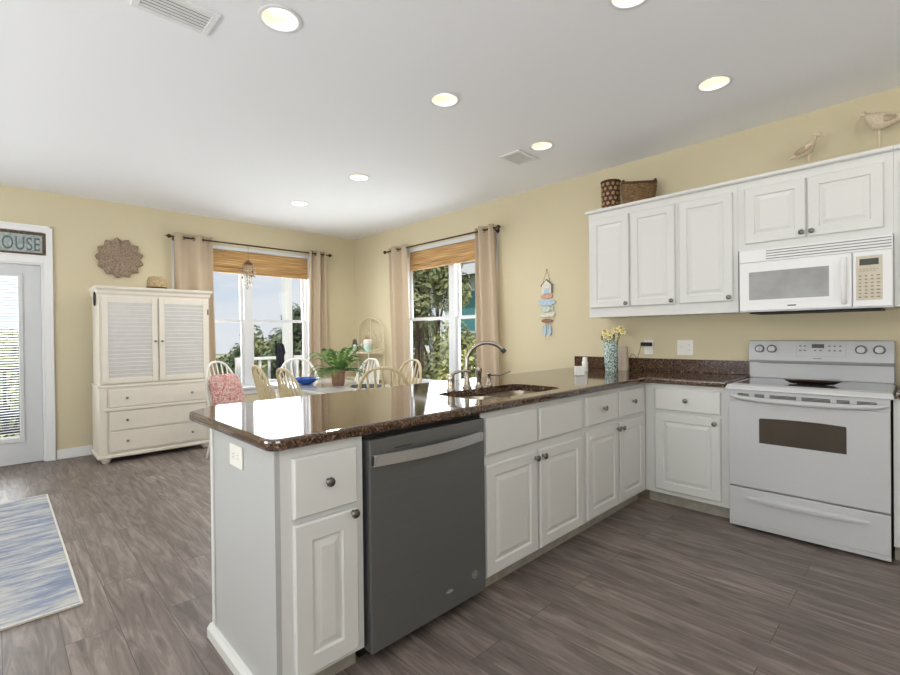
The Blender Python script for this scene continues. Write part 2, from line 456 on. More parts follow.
def tag(o, label=None, cat=None, group=None, kind=None):
    if label: o['label'] = label
    if cat: o['category'] = cat
    if group: o['group'] = group
    if kind: o['kind'] = kind
    return o
def empty(name, loc=(0, 0, 0), rz=0.0, label=None, cat=None, group=None, kind=None):
    o = bpy.data.objects.new(name, None); COL.objects.link(o)
    o.empty_display_size = 0.1
    o.location = loc; o.rotation_euler = (0, 0, R(rz))
    return tag(o, label, cat, group, kind)
def dup(root, loc=None, rz=None, label=None, group=None, mat_swap=None):
    r = root.copy(); COL.objects.link(r)
    if loc is not None: r.location = loc
    if rz is not None: r.rotation_euler = (0, 0, R(rz))
    if label: r['label'] = label
    if group: r['group'] = group
    for ch in list(root.children):
        c = ch.copy(); COL.objects.link(c); c.parent = r
        for g in list(ch.children):
            d = g.copy(); COL.objects.link(d); d.parent = c
    return r

def offset_poly(P, d):
    """P counter-clockwise; positive d moves inwards"""
    n = len(P); out = []
    for i in range(n):
        a, b, c = V(*P[i - 1]), V(*P[i]), V(*P[(i + 1) % n])
        e0 = (b - a).normalized(); e1 = (c - b).normalized()
        n0 = V(-e0.y, e0.x); n1 = V(-e1.y, e1.x)
        m = n0 + n1
        m = m / max(1e-6, m.dot(n0)) if m.length > 1e-6 else n0
        out.append((b.x + m.x * d, b.y + m.y * d))
    return out
def arc(cx, cy, r, a0, a1, n=8):
    return [(cx + r * math.cos(R(a0 + (a1 - a0) * i / n)), cy + r * math.sin(R(a0 + (a1 - a0) * i / n))) for i in range(n + 1)]

# ------------------------------------------------------------------ room shell
YW, XL, ZC = 4.0186, -6.2586, 2.7362
XR, YB = 2.5, -4.5
def wall_with_holes(name, axis, pos0, pos1, u0, u1, z0, z1, holes, mat):
    """wall slab between pos0 and pos1 on axis, spanning u0..u1, with rectangular holes"""
    m = MB()
    us = sorted({u0, u1, *[h[0] for h in holes], *[h[1] for h in holes]})
    zs = sorted({z0, z1, *[h[2] for h in holes], *[h[3] for h in holes]})
    for a, b in zip(us, us[1:]):
        for c, d in zip(zs, zs[1:]):
            if any(h[0] - 1e-6 <= a and b <= h[1] + 1e-6 and h[2] - 1e-6 <= c and d <= h[3] + 1e-6 for h in holes): continue
            if axis == 'x': m.box(pos0, pos1, a, b, c, d)
            else: m.box(a, b, pos0, pos1, c, d)
    bmesh.ops.remove_doubles(m.bm, verts=m.bm.verts[:], dist=1e-5)
    # drop faces shared by neighbouring cells
    cnt = {}
    for f in m.bm.faces:
        k = tuple(sorted(v.index for v in f.verts)) if False else tuple(sorted((round(v.co.x, 4), round(v.co.y, 4), round(v.co.z, 4)) for v in f.verts))
        cnt.setdefault(k, []).append(f)
    dead = [f for fs in cnt.values() if len(fs) > 1 for f in fs]
    bmesh.ops.delete(m.bm, geom=dead, context='FACES')
    return tag(m.build(name, mat), kind='structure')

W1 = (1.53, 3.25, 0.58, 2.365)       # window in the left wall, along Y
W2 = (-5.06, -3.395, 0.58, 2.365)    # window in the kitchen wall, along X
DR = (-0.565, 0.345, 0.0, 2.03)
wall_with_holes('wall_left', 'x', XL - 0.16, XL, YB, YW + 0.16, 0, ZC + 0.2, [W1, DR], 'wall_paint')
wall_with_holes('wall_right', 'y', YW, YW + 0.16, XL, XR, 0, ZC + 0.2, [W2], 'wall_paint')
wall_with_holes('wall_back', 'y', YB - 0.16, YB, XL - 0.16, XR, 0, ZC + 0.2, [(-4.6, -0.2, 0.75, 2.4)], 'wall_paint')
wall_with_holes('wall_side', 'x', XR, XR + 0.16, YB - 0.16, YW + 0.16, 0, ZC + 0.2, [(-2.2, 1.0, 0.75, 2.4)], 'wall_paint')
m = MB(); m.box(XL - 0.16, XR + 0.16, YB - 0.16, YW + 0.16, -0.12, 0.0)
tag(m.build('floor', 'plank_floor'), kind='structure')

CANS = [(-2.135, 0.977), (-2.154, 2.064), (-0.907, 3.118), (-2.157, 3.13), (-3.758, 2.472), (-4.938, 2.458), (-0.92, 2.03), (0.33, 3.118)]
CR = 0.082
def ceiling():
    m = MB()
    xs = sorted({XL, XR, *[round(c[0] - .14, 4) for c in CANS], *[round(c[0] + .14, 4) for c in CANS]})
    ys = sorted({YB, YW, *[round(c[1] - .14, 4) for c in CANS], *[round(c[1] + .14, 4) for c in CANS]})
    # merge near-identical cut lines
    done = set()
    holes = [(c[0] - .14, c[0] + .14, c[1] - .14, c[1] + .14) for c in CANS]
    for a, b in zip(xs, xs[1:]):
        for c, d in zip(ys, ys[1:]):
            cx, cy = (a + b) / 2, (c + d) / 2
            if any(h[0] < cx < h[1] and h[2] < cy < h[3] for h in holes): continue
            m.face([m.bm.verts.new(p) for p in ((a, c, ZC), (a, d, ZC), (b, d, ZC), (b, c, ZC))])
    for (cx, cy) in CANS:
        n = 40; sq = []; ci = []
        for i in range(n):
            t = 2 * PI * i / n; co, si = math.cos(t), math.sin(t)
            k = .14 / max(abs(co), abs(si))
            sq.append(V(cx + k * co, cy + k * si, ZC)); ci.append(V(cx + CR * co, cy + CR * si, ZC))
        m.rings([sq, ci])
    # top slab so no light enters from above
    m.box(XL - 0.5, XR + 0.5, YB - 0.5, YW + 0.5, ZC + 0.2, ZC + 0.3)
    o = m.build('ceiling', 'ceiling_paint', recalc=False)
    tag(o, kind='structure')
ceiling()

def strip(name, x0, x1, y0, y1, z0, z1, mat='white_trim', bev=0.006):
    m = MB(); m.box(x0, x1, y0, y1, z0, z1, bev)
    return tag(m.build(name, mat), kind='structure')
# baseboards
strip('baseboard_left', XL, XL + 0.016, 0.424, 4.0, 0, 0.10)
strip('baseboard_rear', XL, XL + 0.016, YB, -0.645, 0, 0.10)
strip('baseboard_right', XL + 0.016, -2.10, YW - 0.016, YW, 0, 0.10)

# ------------------------------------------------------------------ door in the left wall
door = empty('door_1', (XL, -0.11, 0), 0, kind='structure')
X0 = XL
def dpart(name, boxes, mat, parent=door, bev=0.004):
    m = MB()
    for b in boxes: m.box(b[0] , b[1], b[2] + 0.11, b[3] + 0.11, b[4], b[5], bev)
    return m.build(name, mat, parent)
dpart('casing', [(0.0, 0.022, 0.345, 0.418, 0, 2.38), (0.0, 0.022, -0.638, -0.565, 0, 2.38), (0.0, 0.022, -0.565, 0.345, 2.312, 2.38),
                 (0.0, 0.020, -0.565, 0.345, 2.0, 2.078), (0.0, 0.034, -0.60, 0.365, 2.066, 2.08),
                 (0.022, 0.030, 0.395, 0.418, 0, 2.38), (0.022, 0.030, -0.638, -0.615, 0, 2.38), (0.022, 0.030, -0.638, 0.418, 2.357, 2.38)], 'white_trim')
dpart('jamb', [(-0.13, 0.0, 0.327, 0.3449, 0, 2.0), (-0.13, 0.0, -0.5649, -0.547, 0, 2.0), (-0.13, 0.0, -0.547, 0.327, 1.985, 2.028)], 'white_trim')
m = MB()
gx0, gx1 = -0.075, -0.03
for b in [(gx0, gx1, 0.175, 0.325, .008, 1.98), (gx0, gx1, -0.545, -0.395, .008, 1.98), (gx0, gx1, -0.395, 0.175, 1.87, 1.98), (gx0, gx1, -0.395, 0.175, .008, 0.25)]:
    m.box(b[0], b[1], b[2] + .11, b[3] + .11, b[4], b[5])
slab = m.build('door_slab', 'door_white', door)
dpart('lite_frame', [(gx1, gx1 + .014, 0.155, 0.19, .225, 1.895), (gx1, gx1 + .014, -0.41, -0.375, .225, 1.895), (gx1, gx1 + .014, -0.375, 0.155, 1.86, 1.895), (gx1, gx1 + .014, -0.375, 0.155, .225, 0.262)], 'door_white')
dpart('pane', [(-0.056, -0.052, -0.395, 0.175, .25, 1.87)], 'pane_glass', bev=0)
m = MB()
k = 0
z = 0.285
while z < 1.85:
    M_ = Matrix.Translation((-0.040, 0, z)) @ Matrix.Rotation(R(-22), 4, 'Y')
    m.box(-0.010, 0.010, -0.372 + .11, 0.152 + .11, -0.0008, 0.0008, M=M_); z += 0.026
m.box(-0.05, -0.028, -0.372 + .11, 0.152 + .11, 0.262, 0.278)
m.build('blind', 'blind_white', door)
m = MB(); m.cyl((-0.03, -0.49 + .11, 0.95), (0.03, -0.49 + .11, 0.95), 0.012); m.ball((0.045, -0.49 + .11, 0.95), 0.028); m.lathe([(0.03, 0), (0.03, .006)], (-0.03, -0.49 + .11, .95), axis='x')
m.build('door_knob', 'nickel', door, smooth=True)

# ------------------------------------------------------------------ windows
def window(name, loc, rz, w, z0, z1, mull):
    """local x along the wall, y = outwards into the wall (0 at wall face), openings z0..z1"""
    root = empty(name, loc, rz, kind='structure')
    d0, d1 = 0.055, 0.135
    fr = 0.035
    m = MB()
    m.box(0, fr, d0, d1, z0, z1); m.box(w - fr, w, d0, d1, z0, z1)
    m.box(fr, w - fr, d0, d1, z1 - fr, z1); m.box(fr, w - fr, d0, d1, z0, z0 + fr)
    m.box(mull[0], mull[1], d0 - .01, d1, z0 + fr, z1 - fr)
    m.build('window_frame', 'window_white', root)
    m = MB()   # inner casing lining of the opening
    m.box(0.0005, 0.012, -0.012, d0, z0, z1); m.box(w - 0.012, w - 0.0005, -0.012, d0, z0, z1); m.box(0.012, w - .012, -0.012, d0, z1 - .012, z1 - 0.0005)
    m.box(-0.035, 0.0005, -0.012, -0.0005, z0, z1 + .03); m.box(w - .0005, w + .035, -0.012, -0.0005, z0, z1 + .03); m.box(0.0005, w - .0005, -0.012, -0.0005, z1, z1 + .03)
    m.build('window_casing', 'window_white', root)
    m = MB(); m.box(-0.05, w + 0.05, -0.05, -0.0005, z0 - .022, z0 + .004, .005); m.box(0.001, w - .001, -.0005, d0, z0 - .0, z0 + .004); m.box(-0.035, w + 0.035, -0.02, -0.0005, z0 - .09, z0 - .022, .004)
    m.build('window_sill', 'window_white', root)
    zm = 1.452
    for (a, b) in ((fr, mull[0]), (mull[1], w - fr)):
        for (c, d, y) in ((z0 + fr, zm + .02, 0.068), (zm - .02, z1 - fr, 0.098)):
            m = MB(); r = 0.034
            m.box(a, a + r, y, y + .028, c, d); m.box(b - r, b, y, y + .028, c, d)
            m.box(a + r, b - r, y, y + .028, c, c + r); m.box(a + r, b - r, y, y + .028, d - r, d)
            s_ = m.build('sash', 'window_white', root)
            m = MB(); m.box(a + r, b - r, y + .012, y + .016, c + r, d - r)
            m.build('pane', 'pane_glass', s_)
    return root
# left wall: rz=90 maps local x -> +Y, local y -> -X
window('window_1', (XL, W1[0], 0), 90, W1[1] - W1[0], W1[2], W1[3], (2.345 - W1[0], 2.44 - W1[0]))
window('window_2', (W2[0], YW, 0), 0, W2[1] - W2[0], W2[2], W2[3], (-4.20 - W2[0], -4.095 - W2[0]))

def shade(name, loc, rz, w, label):
    root = empty(name, loc, rz, label, 'window shade', 'woven wood shades')
    m = MB()
    m.box(0, w, 0.0, 0.012, 0.0, 0.29, .003)                 # valance
    for k in range(5):                                       # stacked folds along the bottom
        m.box(0.004, w - .004, -0.012 + .003 * k, 0.02, -0.006 + 0.017 * k, 0.010 + 0.017 * k, .005)
    m.build('shade_fabric', 'bamboo_shade', root)
    m = MB(); m.box(0, w, 0.005, 0.04, 0.27, 0.291); m.build('headrail', 'bamboo_shade', root)
    return root
shade('window_shade', (XL - 0.014, 1.545, 2.066), 90, 1.69, 'brown woven bamboo shade pulled up in the dining window beside the armoire')
shade('window_shade', (-4.916, YW + 0.014, 2.112), 0, 1.507, 'tan woven bamboo shade pulled up in the window behind the sink')

# ------------------------------------------------------------------ curtain rods and curtains
def rod(name, p0, p1, wall_dir, label):
    root = empty(name, p0, 0, label, 'curtain rod', 'curtain rods')
    d = V(*p1) - V(*p0); dn = d.normalized()
    m = MB(); m.cyl((0, 0, 0), d, 0.0095, n=12); m.build('rod', 'rod_bronze', root, smooth=True)
    for q, sg in ((V(0, 0, 0), -1), (d, 1)):
        m = MB(); m.ball(q + dn * sg * 0.018, 0.024); m.cyl(q + dn * sg * .035, q + dn * sg * 0.062, 0.010, 0.002); m.build('finial', 'rod_bronze', root, smooth=True)
    for t in (0.025, 0.975):
        q = d * t
        m = MB(); m.cyl(q + V(0, 0, -.014), q + V(*wall_dir) + V(0, 0, -.014), 0.007); m.ball(q + V(*wall_dir) * .93 + V(0, 0, -.014), 0.02, sc=(1, 1, 1.4)); m.build('bracket', 'rod_bronze', root, smooth=True)
    return root
RODX, RODY = XL + 0.088, YW - 0.088
rod('curtain_rod', (RODX, 1.47, 2.425), (RODX, 3.52, 2.425), (-0.0855, 0, 0), 'thin bronze curtain rod over the dining window beside the armoire')
rod('curtain_rod', (-5.33, RODY, 2.405), (-3.30, RODY, 2.405), (0, 0.0855, 0), 'thin bronze curtain rod over the window behind the sink')

def curtain(name, axis, pos, u0, u1, b0, b1, ztop, zbot, pleats, label, seed):
    """grommet panel hanging on a rod, pleats folding across the rod line"""
    rnd = random.Random(seed)
    root = empty(name, (0, 0, 0), 0, label, 'curtain', 'beige grommet curtains')
    m = MB(); m.sm = True
    nu, nv = pleats * 20 + 1, 26
    ph = rnd.random() * 0.6
    rings = []
    for j in range(nv):
        t = j / (nv - 1); z = ztop + (zbot - ztop) * t
        row = []
        for i in range(nu):
            s_ = i / (nu - 1)
            a0 = u0 + (b0 - u0) * t; a1 = u1 + (b1 - u1) * t
            u = a0 + (a1 - a0) * s_ + 0.012 * math.sin(7 * t + 9 * s_ + seed) * t
            amp = 0.044 * (1 - 0.25 * t) * (1 + .25 * math.sin(5 * s_ + seed * 2))
            dd = amp * math.sin(2 * PI * pleats * s_ + ph) + 0.010 * t * math.sin(4 * PI * s_ + seed)
            row.append((pos + dd, u, z) if axis == 'x' else (u, pos + dd, z))
        rings.append(row)
    vr = m.rings(rings, False)
    o = m.build('curtain_panel', 'curtain_fabric', root)
    mod = o.modifiers.new('thick', 'SOLIDIFY'); mod.thickness = 0.003; mod.offset = 0
    # grommets where the fabric crosses the rod
    for k in range(2 * pleats):
        s_ = (k * PI - ph) / (2 * PI * pleats)
        if s_ < 0.02 or s_ > 0.98: continue
        u = u0 + (u1 - u0) * s_
        c = V(pos, u, ztop - 0.05) if axis == 'x' else V(u, pos, ztop - 0.05)
        sl = 0.8 if k % 2 == 0 else -0.8
        # ring lies in the cloth: plane spanned by z and the cloth direction
        dirv = V(sl, 0.6, 0) if axis == 'x' else V(0.6, sl, 0)
        dirv.normalize()
        pts = [c + (dirv * math.cos(2 * PI * q / 16) + V(0, 0, 1) * math.sin(2 * PI * q / 16)) * 0.021 for q in range(16)]
        m = MB(); m.tube(pts, 0.0045, 6, closed=True); m.build('grommet', 'rod_bronze', root, smooth=True)
    return root
curtain('curtain', 'x', RODX, 1.50, 1.925, 1.49, 1.94, 2.47, 0.03, 2, 'beige grommet curtain half hidden behind the top of the white armoire', 1)
curtain('curtain', 'x', RODX, 3.205, 3.455, 3.16, 3.47, 2.47, 0.03, 2, 'beige grommet curtain at the right of the dining window, near the room corner', 2)
curtain('curtain', 'y', RODY, -5.27, -4.86, -5.20, -4.80, 2.45, 0.03, 2, 'beige grommet curtain at the left of the sink window, near the room corner', 3)
curtain('curtain', 'y', RODY, -3.635, -3.345, -3.62, -3.22, 2.45, 0.03, 2, 'beige grommet curtain behind the faucet, at the right of the sink window', 4)

# ------------------------------------------------------------------ cabinets
def raised_panel(m, x0, x1, z0, z1, th=0.019, w=0.055, flat=False):
    """door or drawer front; its back face lies on y=0 and its face looks to -y"""
    if flat:
        rs = [(0, 0.0), (0, -th + .006), (0.006, -th)]
    else:
        rs = [(0, 0.0), (0, -th + .005), (0.005, -th), (w, -th), (w + .005, -th + .008), (w + .013, -th + .008), (w + .034, -th + .0015)]
    rings = [[(x0 + i, y, z0 + i), (x1 - i, y, z0 + i), (x1 - i, y, z1 - i), (x0 + i, y, z1 - i)] for i, y in rs]
    m.rings(rings, True, True, True)
def knob_mesh(x, z, y=-0.019, r=0.0165):
    m = MB(); m.lathe([(0.009, 0), (0.006, -0.004), (0.0055, -0.012), (r * .8, -0.016), (r, -0.021), (r * .85, -0.027), (r * .45, -0.030), (0.0005, -0.031)], (x, y, z), 18, 'y')
    return m
def front(root, kind, x0, x1, z0, z1, knob=None, flat=False, w=0.055, mat='cabinet_white', y=-0.0012):
    m = MB(); raised_panel(m, x0, x1, z0, z1, w=w, flat=flat)
    o = m.build(kind, mat, root, loc=(0, y, 0))
    if knob: knob_mesh(knob[0], knob[1]).build('knob', 'pewter', o, smooth=True)
    return o
XP = -1.4637
def cabinet(name, loc, rz, w, depth, z0, z1, label, cat, toe=True, group=None, sides=None):
    root = empty(name, loc, rz, label, cat, group)
    m = MB(); m.box(0, w, 0, depth, z0, z1); m.build('body', 'cabinet_white', root)
    if toe:
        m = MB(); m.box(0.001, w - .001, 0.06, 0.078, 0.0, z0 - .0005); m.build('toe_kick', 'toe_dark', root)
    return root
GB = 'white base cabinets'
# peninsula, fronts facing +X
c = cabinet('base_cabinet', (XP, 0.649, 0), 90, 0.312, 0.602, 0.088, 0.873, 'narrow white cabinet at the open end of the peninsula, left of the dishwasher', 'cabinet', group=GB)
front(c, 'drawer', 0.038, 0.280, 0.638, 0.838, (0.160, 0.742), flat=True)
front(c, 'door', 0.038, 0.280, 0.108, 0.618, (0.257, 0.607), w=0.062)
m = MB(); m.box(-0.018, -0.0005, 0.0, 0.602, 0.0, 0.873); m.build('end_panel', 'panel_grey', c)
m = MB(); m.box(0.0005, 0.018, 0.0, 0.059, 0.0, 0.0875); m.build('toe_return', 'cabinet_white', c)
m = MB(); m.box(-0.025, -0.0182, 0.578, 0.606, 0.0655, 0.873, .002); m.build('corner_strip', 'cabinet_white', c)
m = MB()
m.prism([(-0.0186, 0), (-0.040, 0), (-0.040, 0.038), (-0.030, 0.052), (-0.0186, 0.055)], lambda x, z: (x, 0.0, z), lambda x, z: (x, 0.625, z))
m.build('base_molding', 'cabinet_white', c)

c = cabinet('sink_cabinet', (XP, 1.613, 0), 90, 0.905, 0.60, 0.088, 0.66, 'white two-door cabinet with plain panels below the sink, right of the dishwasher', 'cabinet', group=GB)
m = MB(); m.box(0, 0.905, 0, 0.02, 0.6605, 0.873); m.box(0, 0.02, 0.0205, 0.60, 0.6605, .873); m.box(0.885, 0.905, 0.0205, 0.60, 0.6605, .873); m.box(.0205, 0.8845, 0.585, 0.60, 0.6605, .873); m.build('upper_frame', 'cabinet_white', c)
front(c, 'false_front', 0.018, 0.418, 0.672, 0.846, flat=True)
front(c, 'false_front', 0.446, 0.876, 0.672, 0.846, flat=True)
front(c, 'door', 0.018, 0.418, 0.100, 0.624, (0.398, 0.590))
front(c, 'door', 0.446, 0.876, 0.100, 0.624, (0.466, 0.590))

c = cabinet('base_cabinet', (XP, 2.520, 0), 90, 0.883, 0.602, 0.088, 0.873, 'white cabinet with two drawers over two doors, between sink cabinet and inner corner', 'cabinet', group=GB)
front(c, 'drawer', 0.026, 0.424, 0.672, 0.848, (0.225, 0.765), flat=True)
front(c, 'drawer', 0.448, 0.822, 0.672, 0.848, (0.640, 0.765), flat=True)
d_ = front(c, 'door', 0.026, 0.424, 0.105, 0.640, (0.404, 0.606))
front(c, 'door', 0.448, 0.822, 0.105, 0.640, (0.468, 0.606))
m = MB(); m.box(0.048, 0.066, -0.027, -0.0192, 0.590, 0.615, .003); m.tube([(0.066, -.026, .600), (.082, -.03, .604), (.088, -.03, .612)], .003, 6); m.build('latch_hook', 'plate_white', d_)
d_.children[-1]['label'] = 'small white latch hook'

# on the kitchen wall, fronts facing -Y
YC = 3.4053
c = cabinet('base_cabinet', (XP + 0.001, YC, 0), 0, 0.553, 0.61, 0.088, 0.873, 'white cabinet with one drawer over one door, left of the range', 'cabinet', group=GB)
front(c, 'drawer', 0.075, 0.500, 0.690, 0.840, (0.288, 0.768), flat=True)
front(c, 'door', 0.075, 0.500, 0.120, 0.668, (0.468, 0.632))
c = cabinet('base_cabinet', (-0.142, YC, 0), 0, 0.60, 0.61, 0.088, 0.873, 'white base cabinet cut off by the picture edge, right of the range', 'cabinet', group=GB)
front(c, 'drawer', 0.045, 0.555, 0.690, 0.840, (0.30, 0.768), flat=True)
front(c, 'door', 0.045, 0.555, 0.120, 0.668, (0.085, 0.632))

# ------------------------------------------------------------------ countertops
def counter(name, poly, hole, label, spl):
    root = empty(name, (0, 0, 0), 0, label, 'countertop', 'granite countertops')
    m = MB()
    prof = [(0.012, .9140), (0.005, .9125), (0.001, .9080), (0, .9020), (0, .888), (0.002, .880), (0.007, .8755), (0.012, .8745)]
    rings = [[(x, y, z) for x, y in offset_poly(poly, d)] for d, z in prof]
    vr = m.rings(rings)
    for loop, z in ((vr[0], .9140), (vr[-1], .8745)):
        hv = []
        if hole:
            hv = [m.bm.verts.new((x, y, z)) for x, y in hole]
        edges = []
        for L in ([loop, hv] if hv else [loop]):
            for i in range(len(L)):
                a, b = L[i], L[(i + 1) % len(L)]
                edges.append(m.bm.edges.get((a, b)) or m.bm.edges.new((a, b)))
        bmesh.ops.triangle_fill(m.bm, edges=edges, use_beauty=True, use_dissolve=False)
        if hole:
            if z > .9: top = hv
            else:
                for i in range(len(hv)):
                    j = (i + 1) % len(hv); m.face([top[i], top[j], hv[j], hv[i]])
    m.build('slab', 'granite', root)
    m = MB()
    for b in spl: m.box(*b, .003)
    m.build('backsplash', 'granite_splash', root)
    return root
poly = (arc(-1.43 - .05, 0.60 + .05, .05, -90, 0, 6) + [(-1.43, 3.335)] + [(-1.395, 3.37)] + [(-0.930, 3.37), (-0.930, YW - 0.001), (-2.40, YW - 0.001)] + [(-2.40, .762), (-2.395, .742), (-2.383, .722), (-2.295, .618), (-2.280, .606), (-2.262, .60)])
SX0, SX1, SY0, SY1 = -1.90, -1.525, 1.70, 2.43
def rrect(x0, x1, y0, y1, r, n=6):
    return arc(x1 - r, y0 + r, r, -90, 0, n) + arc(x1 - r, y1 - r, r, 0, 90, n) + arc(x0 + r, y1 - r, r, 90, 180, n) + arc(x0 + r, y0 + r, r, 180, 270, n)
hole = rrect(SX0, SX1, SY0, SY1, .09)
counter('countertop', poly, hole, 'glossy dark brown granite countertop of the peninsula running into the corner', [(-2.40, -0.932, YW - .021, YW - .001, .9145, 1.018)])
counter('countertop', [(-0.130, 3.37), (0.46, 3.37), (0.46, YW - .001), (-0.130, YW - .001)], None, 'dark brown granite countertop at the picture edge, right of the range', [(-0.130, 0.46, YW - .021, YW - .001, .9145, 1.018)])

# ------------------------------------------------------------------ sink and faucet
root = empty('kitchen_sink', ((SX0 + SX1) / 2, (SY0 + SY1) / 2, .873), 0, 'undermount double bowl stainless steel sink set in the peninsula countertop', 'sink')
def bowl(x0, x1, y0, y1, dep):
    m = MB(); cx, cy = (SX0 + SX1) / 2, (SY0 + SY1) / 2
    rings = []
    for ins, z, r in ((-0.012, 0.0, .085), (0, 0.0, .08), (0.004, -0.02, .078), (0.016, -dep + .03, .07), (0.045, -dep, .05), ):
        rings.append([(x - cx, y - cy, z) for x, y in rrect(x0 + ins, x1 - ins, y0 + ins, y1 - ins, r)])
    m.rings(rings, True, False, True)
    o = m.build('bowl', 'steel_sink', root, smooth=True)
    md = o.modifiers.new('thick', 'SOLIDIFY'); md.thickness = 0.0015; md.offset = 1
    m = MB(); m.lathe([(0.043, 0), (0.04, .003), (0.03, .002), (0.028, -.002)], ((x0 + x1) / 2 - cx, (y0 + y1) / 2 - cy, -dep + .002)); m.build('drain', 'chrome_handle', o, smooth=True)
bowl(SX0 + .01, SX1 - .008, SY0 + .008, 2.045, .17)
bowl(SX0 + .01, SX1 - .008, 2.075, SY1 - .008, .20)

fx, fy = -1.965, 2.045
root = empty('kitchen_faucet', (fx, fy, .9145), 0, 'brushed nickel gooseneck faucet arching over the sink', 'faucet')
m = MB(); m.lathe([(.030, 0), (.030, .004), (.024, .010), (.019, .03), (.017, .06), (.0135, .09)], n=20); m.build('faucet_base', 'nickel', root, smooth=True)
m = MB(); dx, dy = 0.62, 0.785
def sp(a, h): return (dx * a, dy * a, h)
pts = [sp(0, .07), sp(0, .12), sp(0.002, .158)]
for i in range(1, 15):
    a = R(180 - i * 10.2); pts.append(sp(0.124 + 0.124 * math.cos(a), .158 + .115 * math.sin(a)))
m.tube(pts, [.0125] * 3 + [.0122] * 14, 12); m.build('spout', 'nickel', root, smooth=True)
e_ = V(*pts[-1]); p_ = (V(*pts[-1]) - V(*pts[-2])).normalized()
m = MB(); m.tube([e_ - p_ * .004, e_ + p_ * .02], .015, 12); m.build('aerator', 'slot_dark', root, smooth=True)
root = empty('faucet_lever', (-1.955, 1.90, .9145), 0, 'nickel single lever valve at the left of the gooseneck faucet', 'faucet lever')
m = MB(); m.lathe([(.026, 0), (.025, .006), (.021, .012), (.021, .06), (.023, .075), (.019, .09), (.001, .094)], n=20); m.build('valve_body', 'nickel', root, smooth=True)
m = MB(); m.tube([(0, 0, .082), (.015, .02, .102), (.04, .055, .112), (.065, .09, .108)], [.012, .009, .0075, .006], 10); m.build('lever', 'nickel', root, smooth=True)
root = empty('side_sprayer', (-1.95, 2.135, .9145), 0, 'nickel side sprayer standing directly right of the gooseneck faucet', 'sprayer')
m = MB(); m.lathe([(.026, 0), (.024, .008), (.017, .014), (.016, .03)], n=18); m.build('holder', 'nickel', root, smooth=True)
m = MB(); m.lathe([(.013, .03), (.017, .06), (.018, .085), (.021, .10), (.020, .115), (.001, .120)], n=18); m.ball((-.014, -.010, .112), .012); m.build('spray_head', 'nickel', root, smooth=True)
root = empty('soap_dispenser', (-1.975, 2.262, .9145), 0, 'nickel soap pump with long spout, rightmost fitting behind the sink', 'soap dispenser')
m = MB(); m.lathe([(.022, 0), (.021, .006), (.015, .014), (.010, .03), (.0085, .055), (.012, .06), (.012, .072), (.001, .075)], n=18); m.build('pump_body', 'nickel', root, smooth=True)
m = MB(); m.tube([(0, 0, .064), (.045, .045, .062), (.085, .085, .078), (.095, .095, .086)], [.007, .006, .005, .005], 8); m.build('pump_spout', 'nickel', root, smooth=True)

# ------------------------------------------------------------------ dishwasher
root = empty('dishwasher', (XP, 0.966, 0), 90, 'dark stainless dishwasher with bowed bar handle built into the peninsula', 'dishwasher')
w = 0.642
m = MB(); m.box(0.004, w - .004, 0.03, 0.575, 0.09, 0.868); m.build('tub_body', 'black', root)
m = MB(); m.box(0.010, w - .002, -0.028, 0.029, 0.062, 0.852, .005); m.build('door', 'slate_steel', root)
dw_door = root.children[-1]
m = MB(); m.box(0.02, w - .02, 0.075, 0.10, 0.0, 0.088); m.box(0.012, w - .004, -.002, .029, .0525, .061); m.build('toe_kick', 'black', root)
m = MB(); m.box(0.002, w - .002, 0.002, 0.029, 0.853, 0.870); m.build('top_gap', 'black', root)
m = MB()
n = 18; rings = []
for i in range(n + 1):
    t = i / n; x = 0.022 + t * (w - 0.05)
    bow = 0.032 * math.sin(PI * t)
    yo = -0.038 - bow
    zc = 0.775 - 0.0
    hh = 0.021
    rings.append([(x, yo, zc - hh), (x, yo, zc + hh), (x, yo + .010, zc + hh), (x, yo + .010, zc - hh)])
m.rings(rings, True, True, True)
m.box(0.022, 0.036, -0.046, -0.0282, 0.758, 0.792); m.box(w - .042, w - .028, -0.046, -0.0282, .758, .792)
m.build('handle', 'chrome_handle', dw_door)
m = MB(); m.box(0.126, 0.212, -.0287, -.0281, 0.806, 0.809); m.build('vent_slot', 'black', dw_door)
def badge(m, cx, cz, r, y):
    m.lathe([(r, y), (r, y - .0006), (r * .8, y - .0006), (r * .8, y)], (cx, 0, cz), 24, 'y', cap=False)
m = MB(); badge(m, 0.566, 0.158, .017, -.0282)
for dz in (-.005, 0, .005): m.box(0.566 - .009, 0.566 + .009, -.0288, -.0282, .158 + dz - .001, .158 + dz + .001)
m.build('round_sticker', 'badge_grey', dw_door)
m = MB(); m.box(0.385, 0.43, -.0288, -.0282, .140, .144); m.tube([(0.392 + .016 * math.cos(a) + .016, -.0286, .143 + .007 * math.sin(a)) for a in [2 * PI * i / 16 for i in range(16)]], .0009, 4, closed=True)
m.build('maker_badge', 'badge_grey', dw_door)

# ------------------------------------------------------------------ range
root = empty('electric_range', (-0.9035, 3.336, 0), 1.0, 'white freestanding electric range with smooth glass cooktop', 'range')
w = 0.757
m = MB(); m.box(0.016, w - .006, 0.03, 0.62, 0.04, 0.8735); m.build('body', 'range_white', root)
for xa in (0.03, w - .07):
    for ya in (0.07, .52):
        m = MB(); m.box(xa, xa + .04, ya, ya + .04, 0, 0.0395); m.build('foot', 'black', root)
m = MB(); m.box(0.02, w - .02, 0.05, 0.062, 0.012, .0395); m.build('kick_strip', 'black', root)
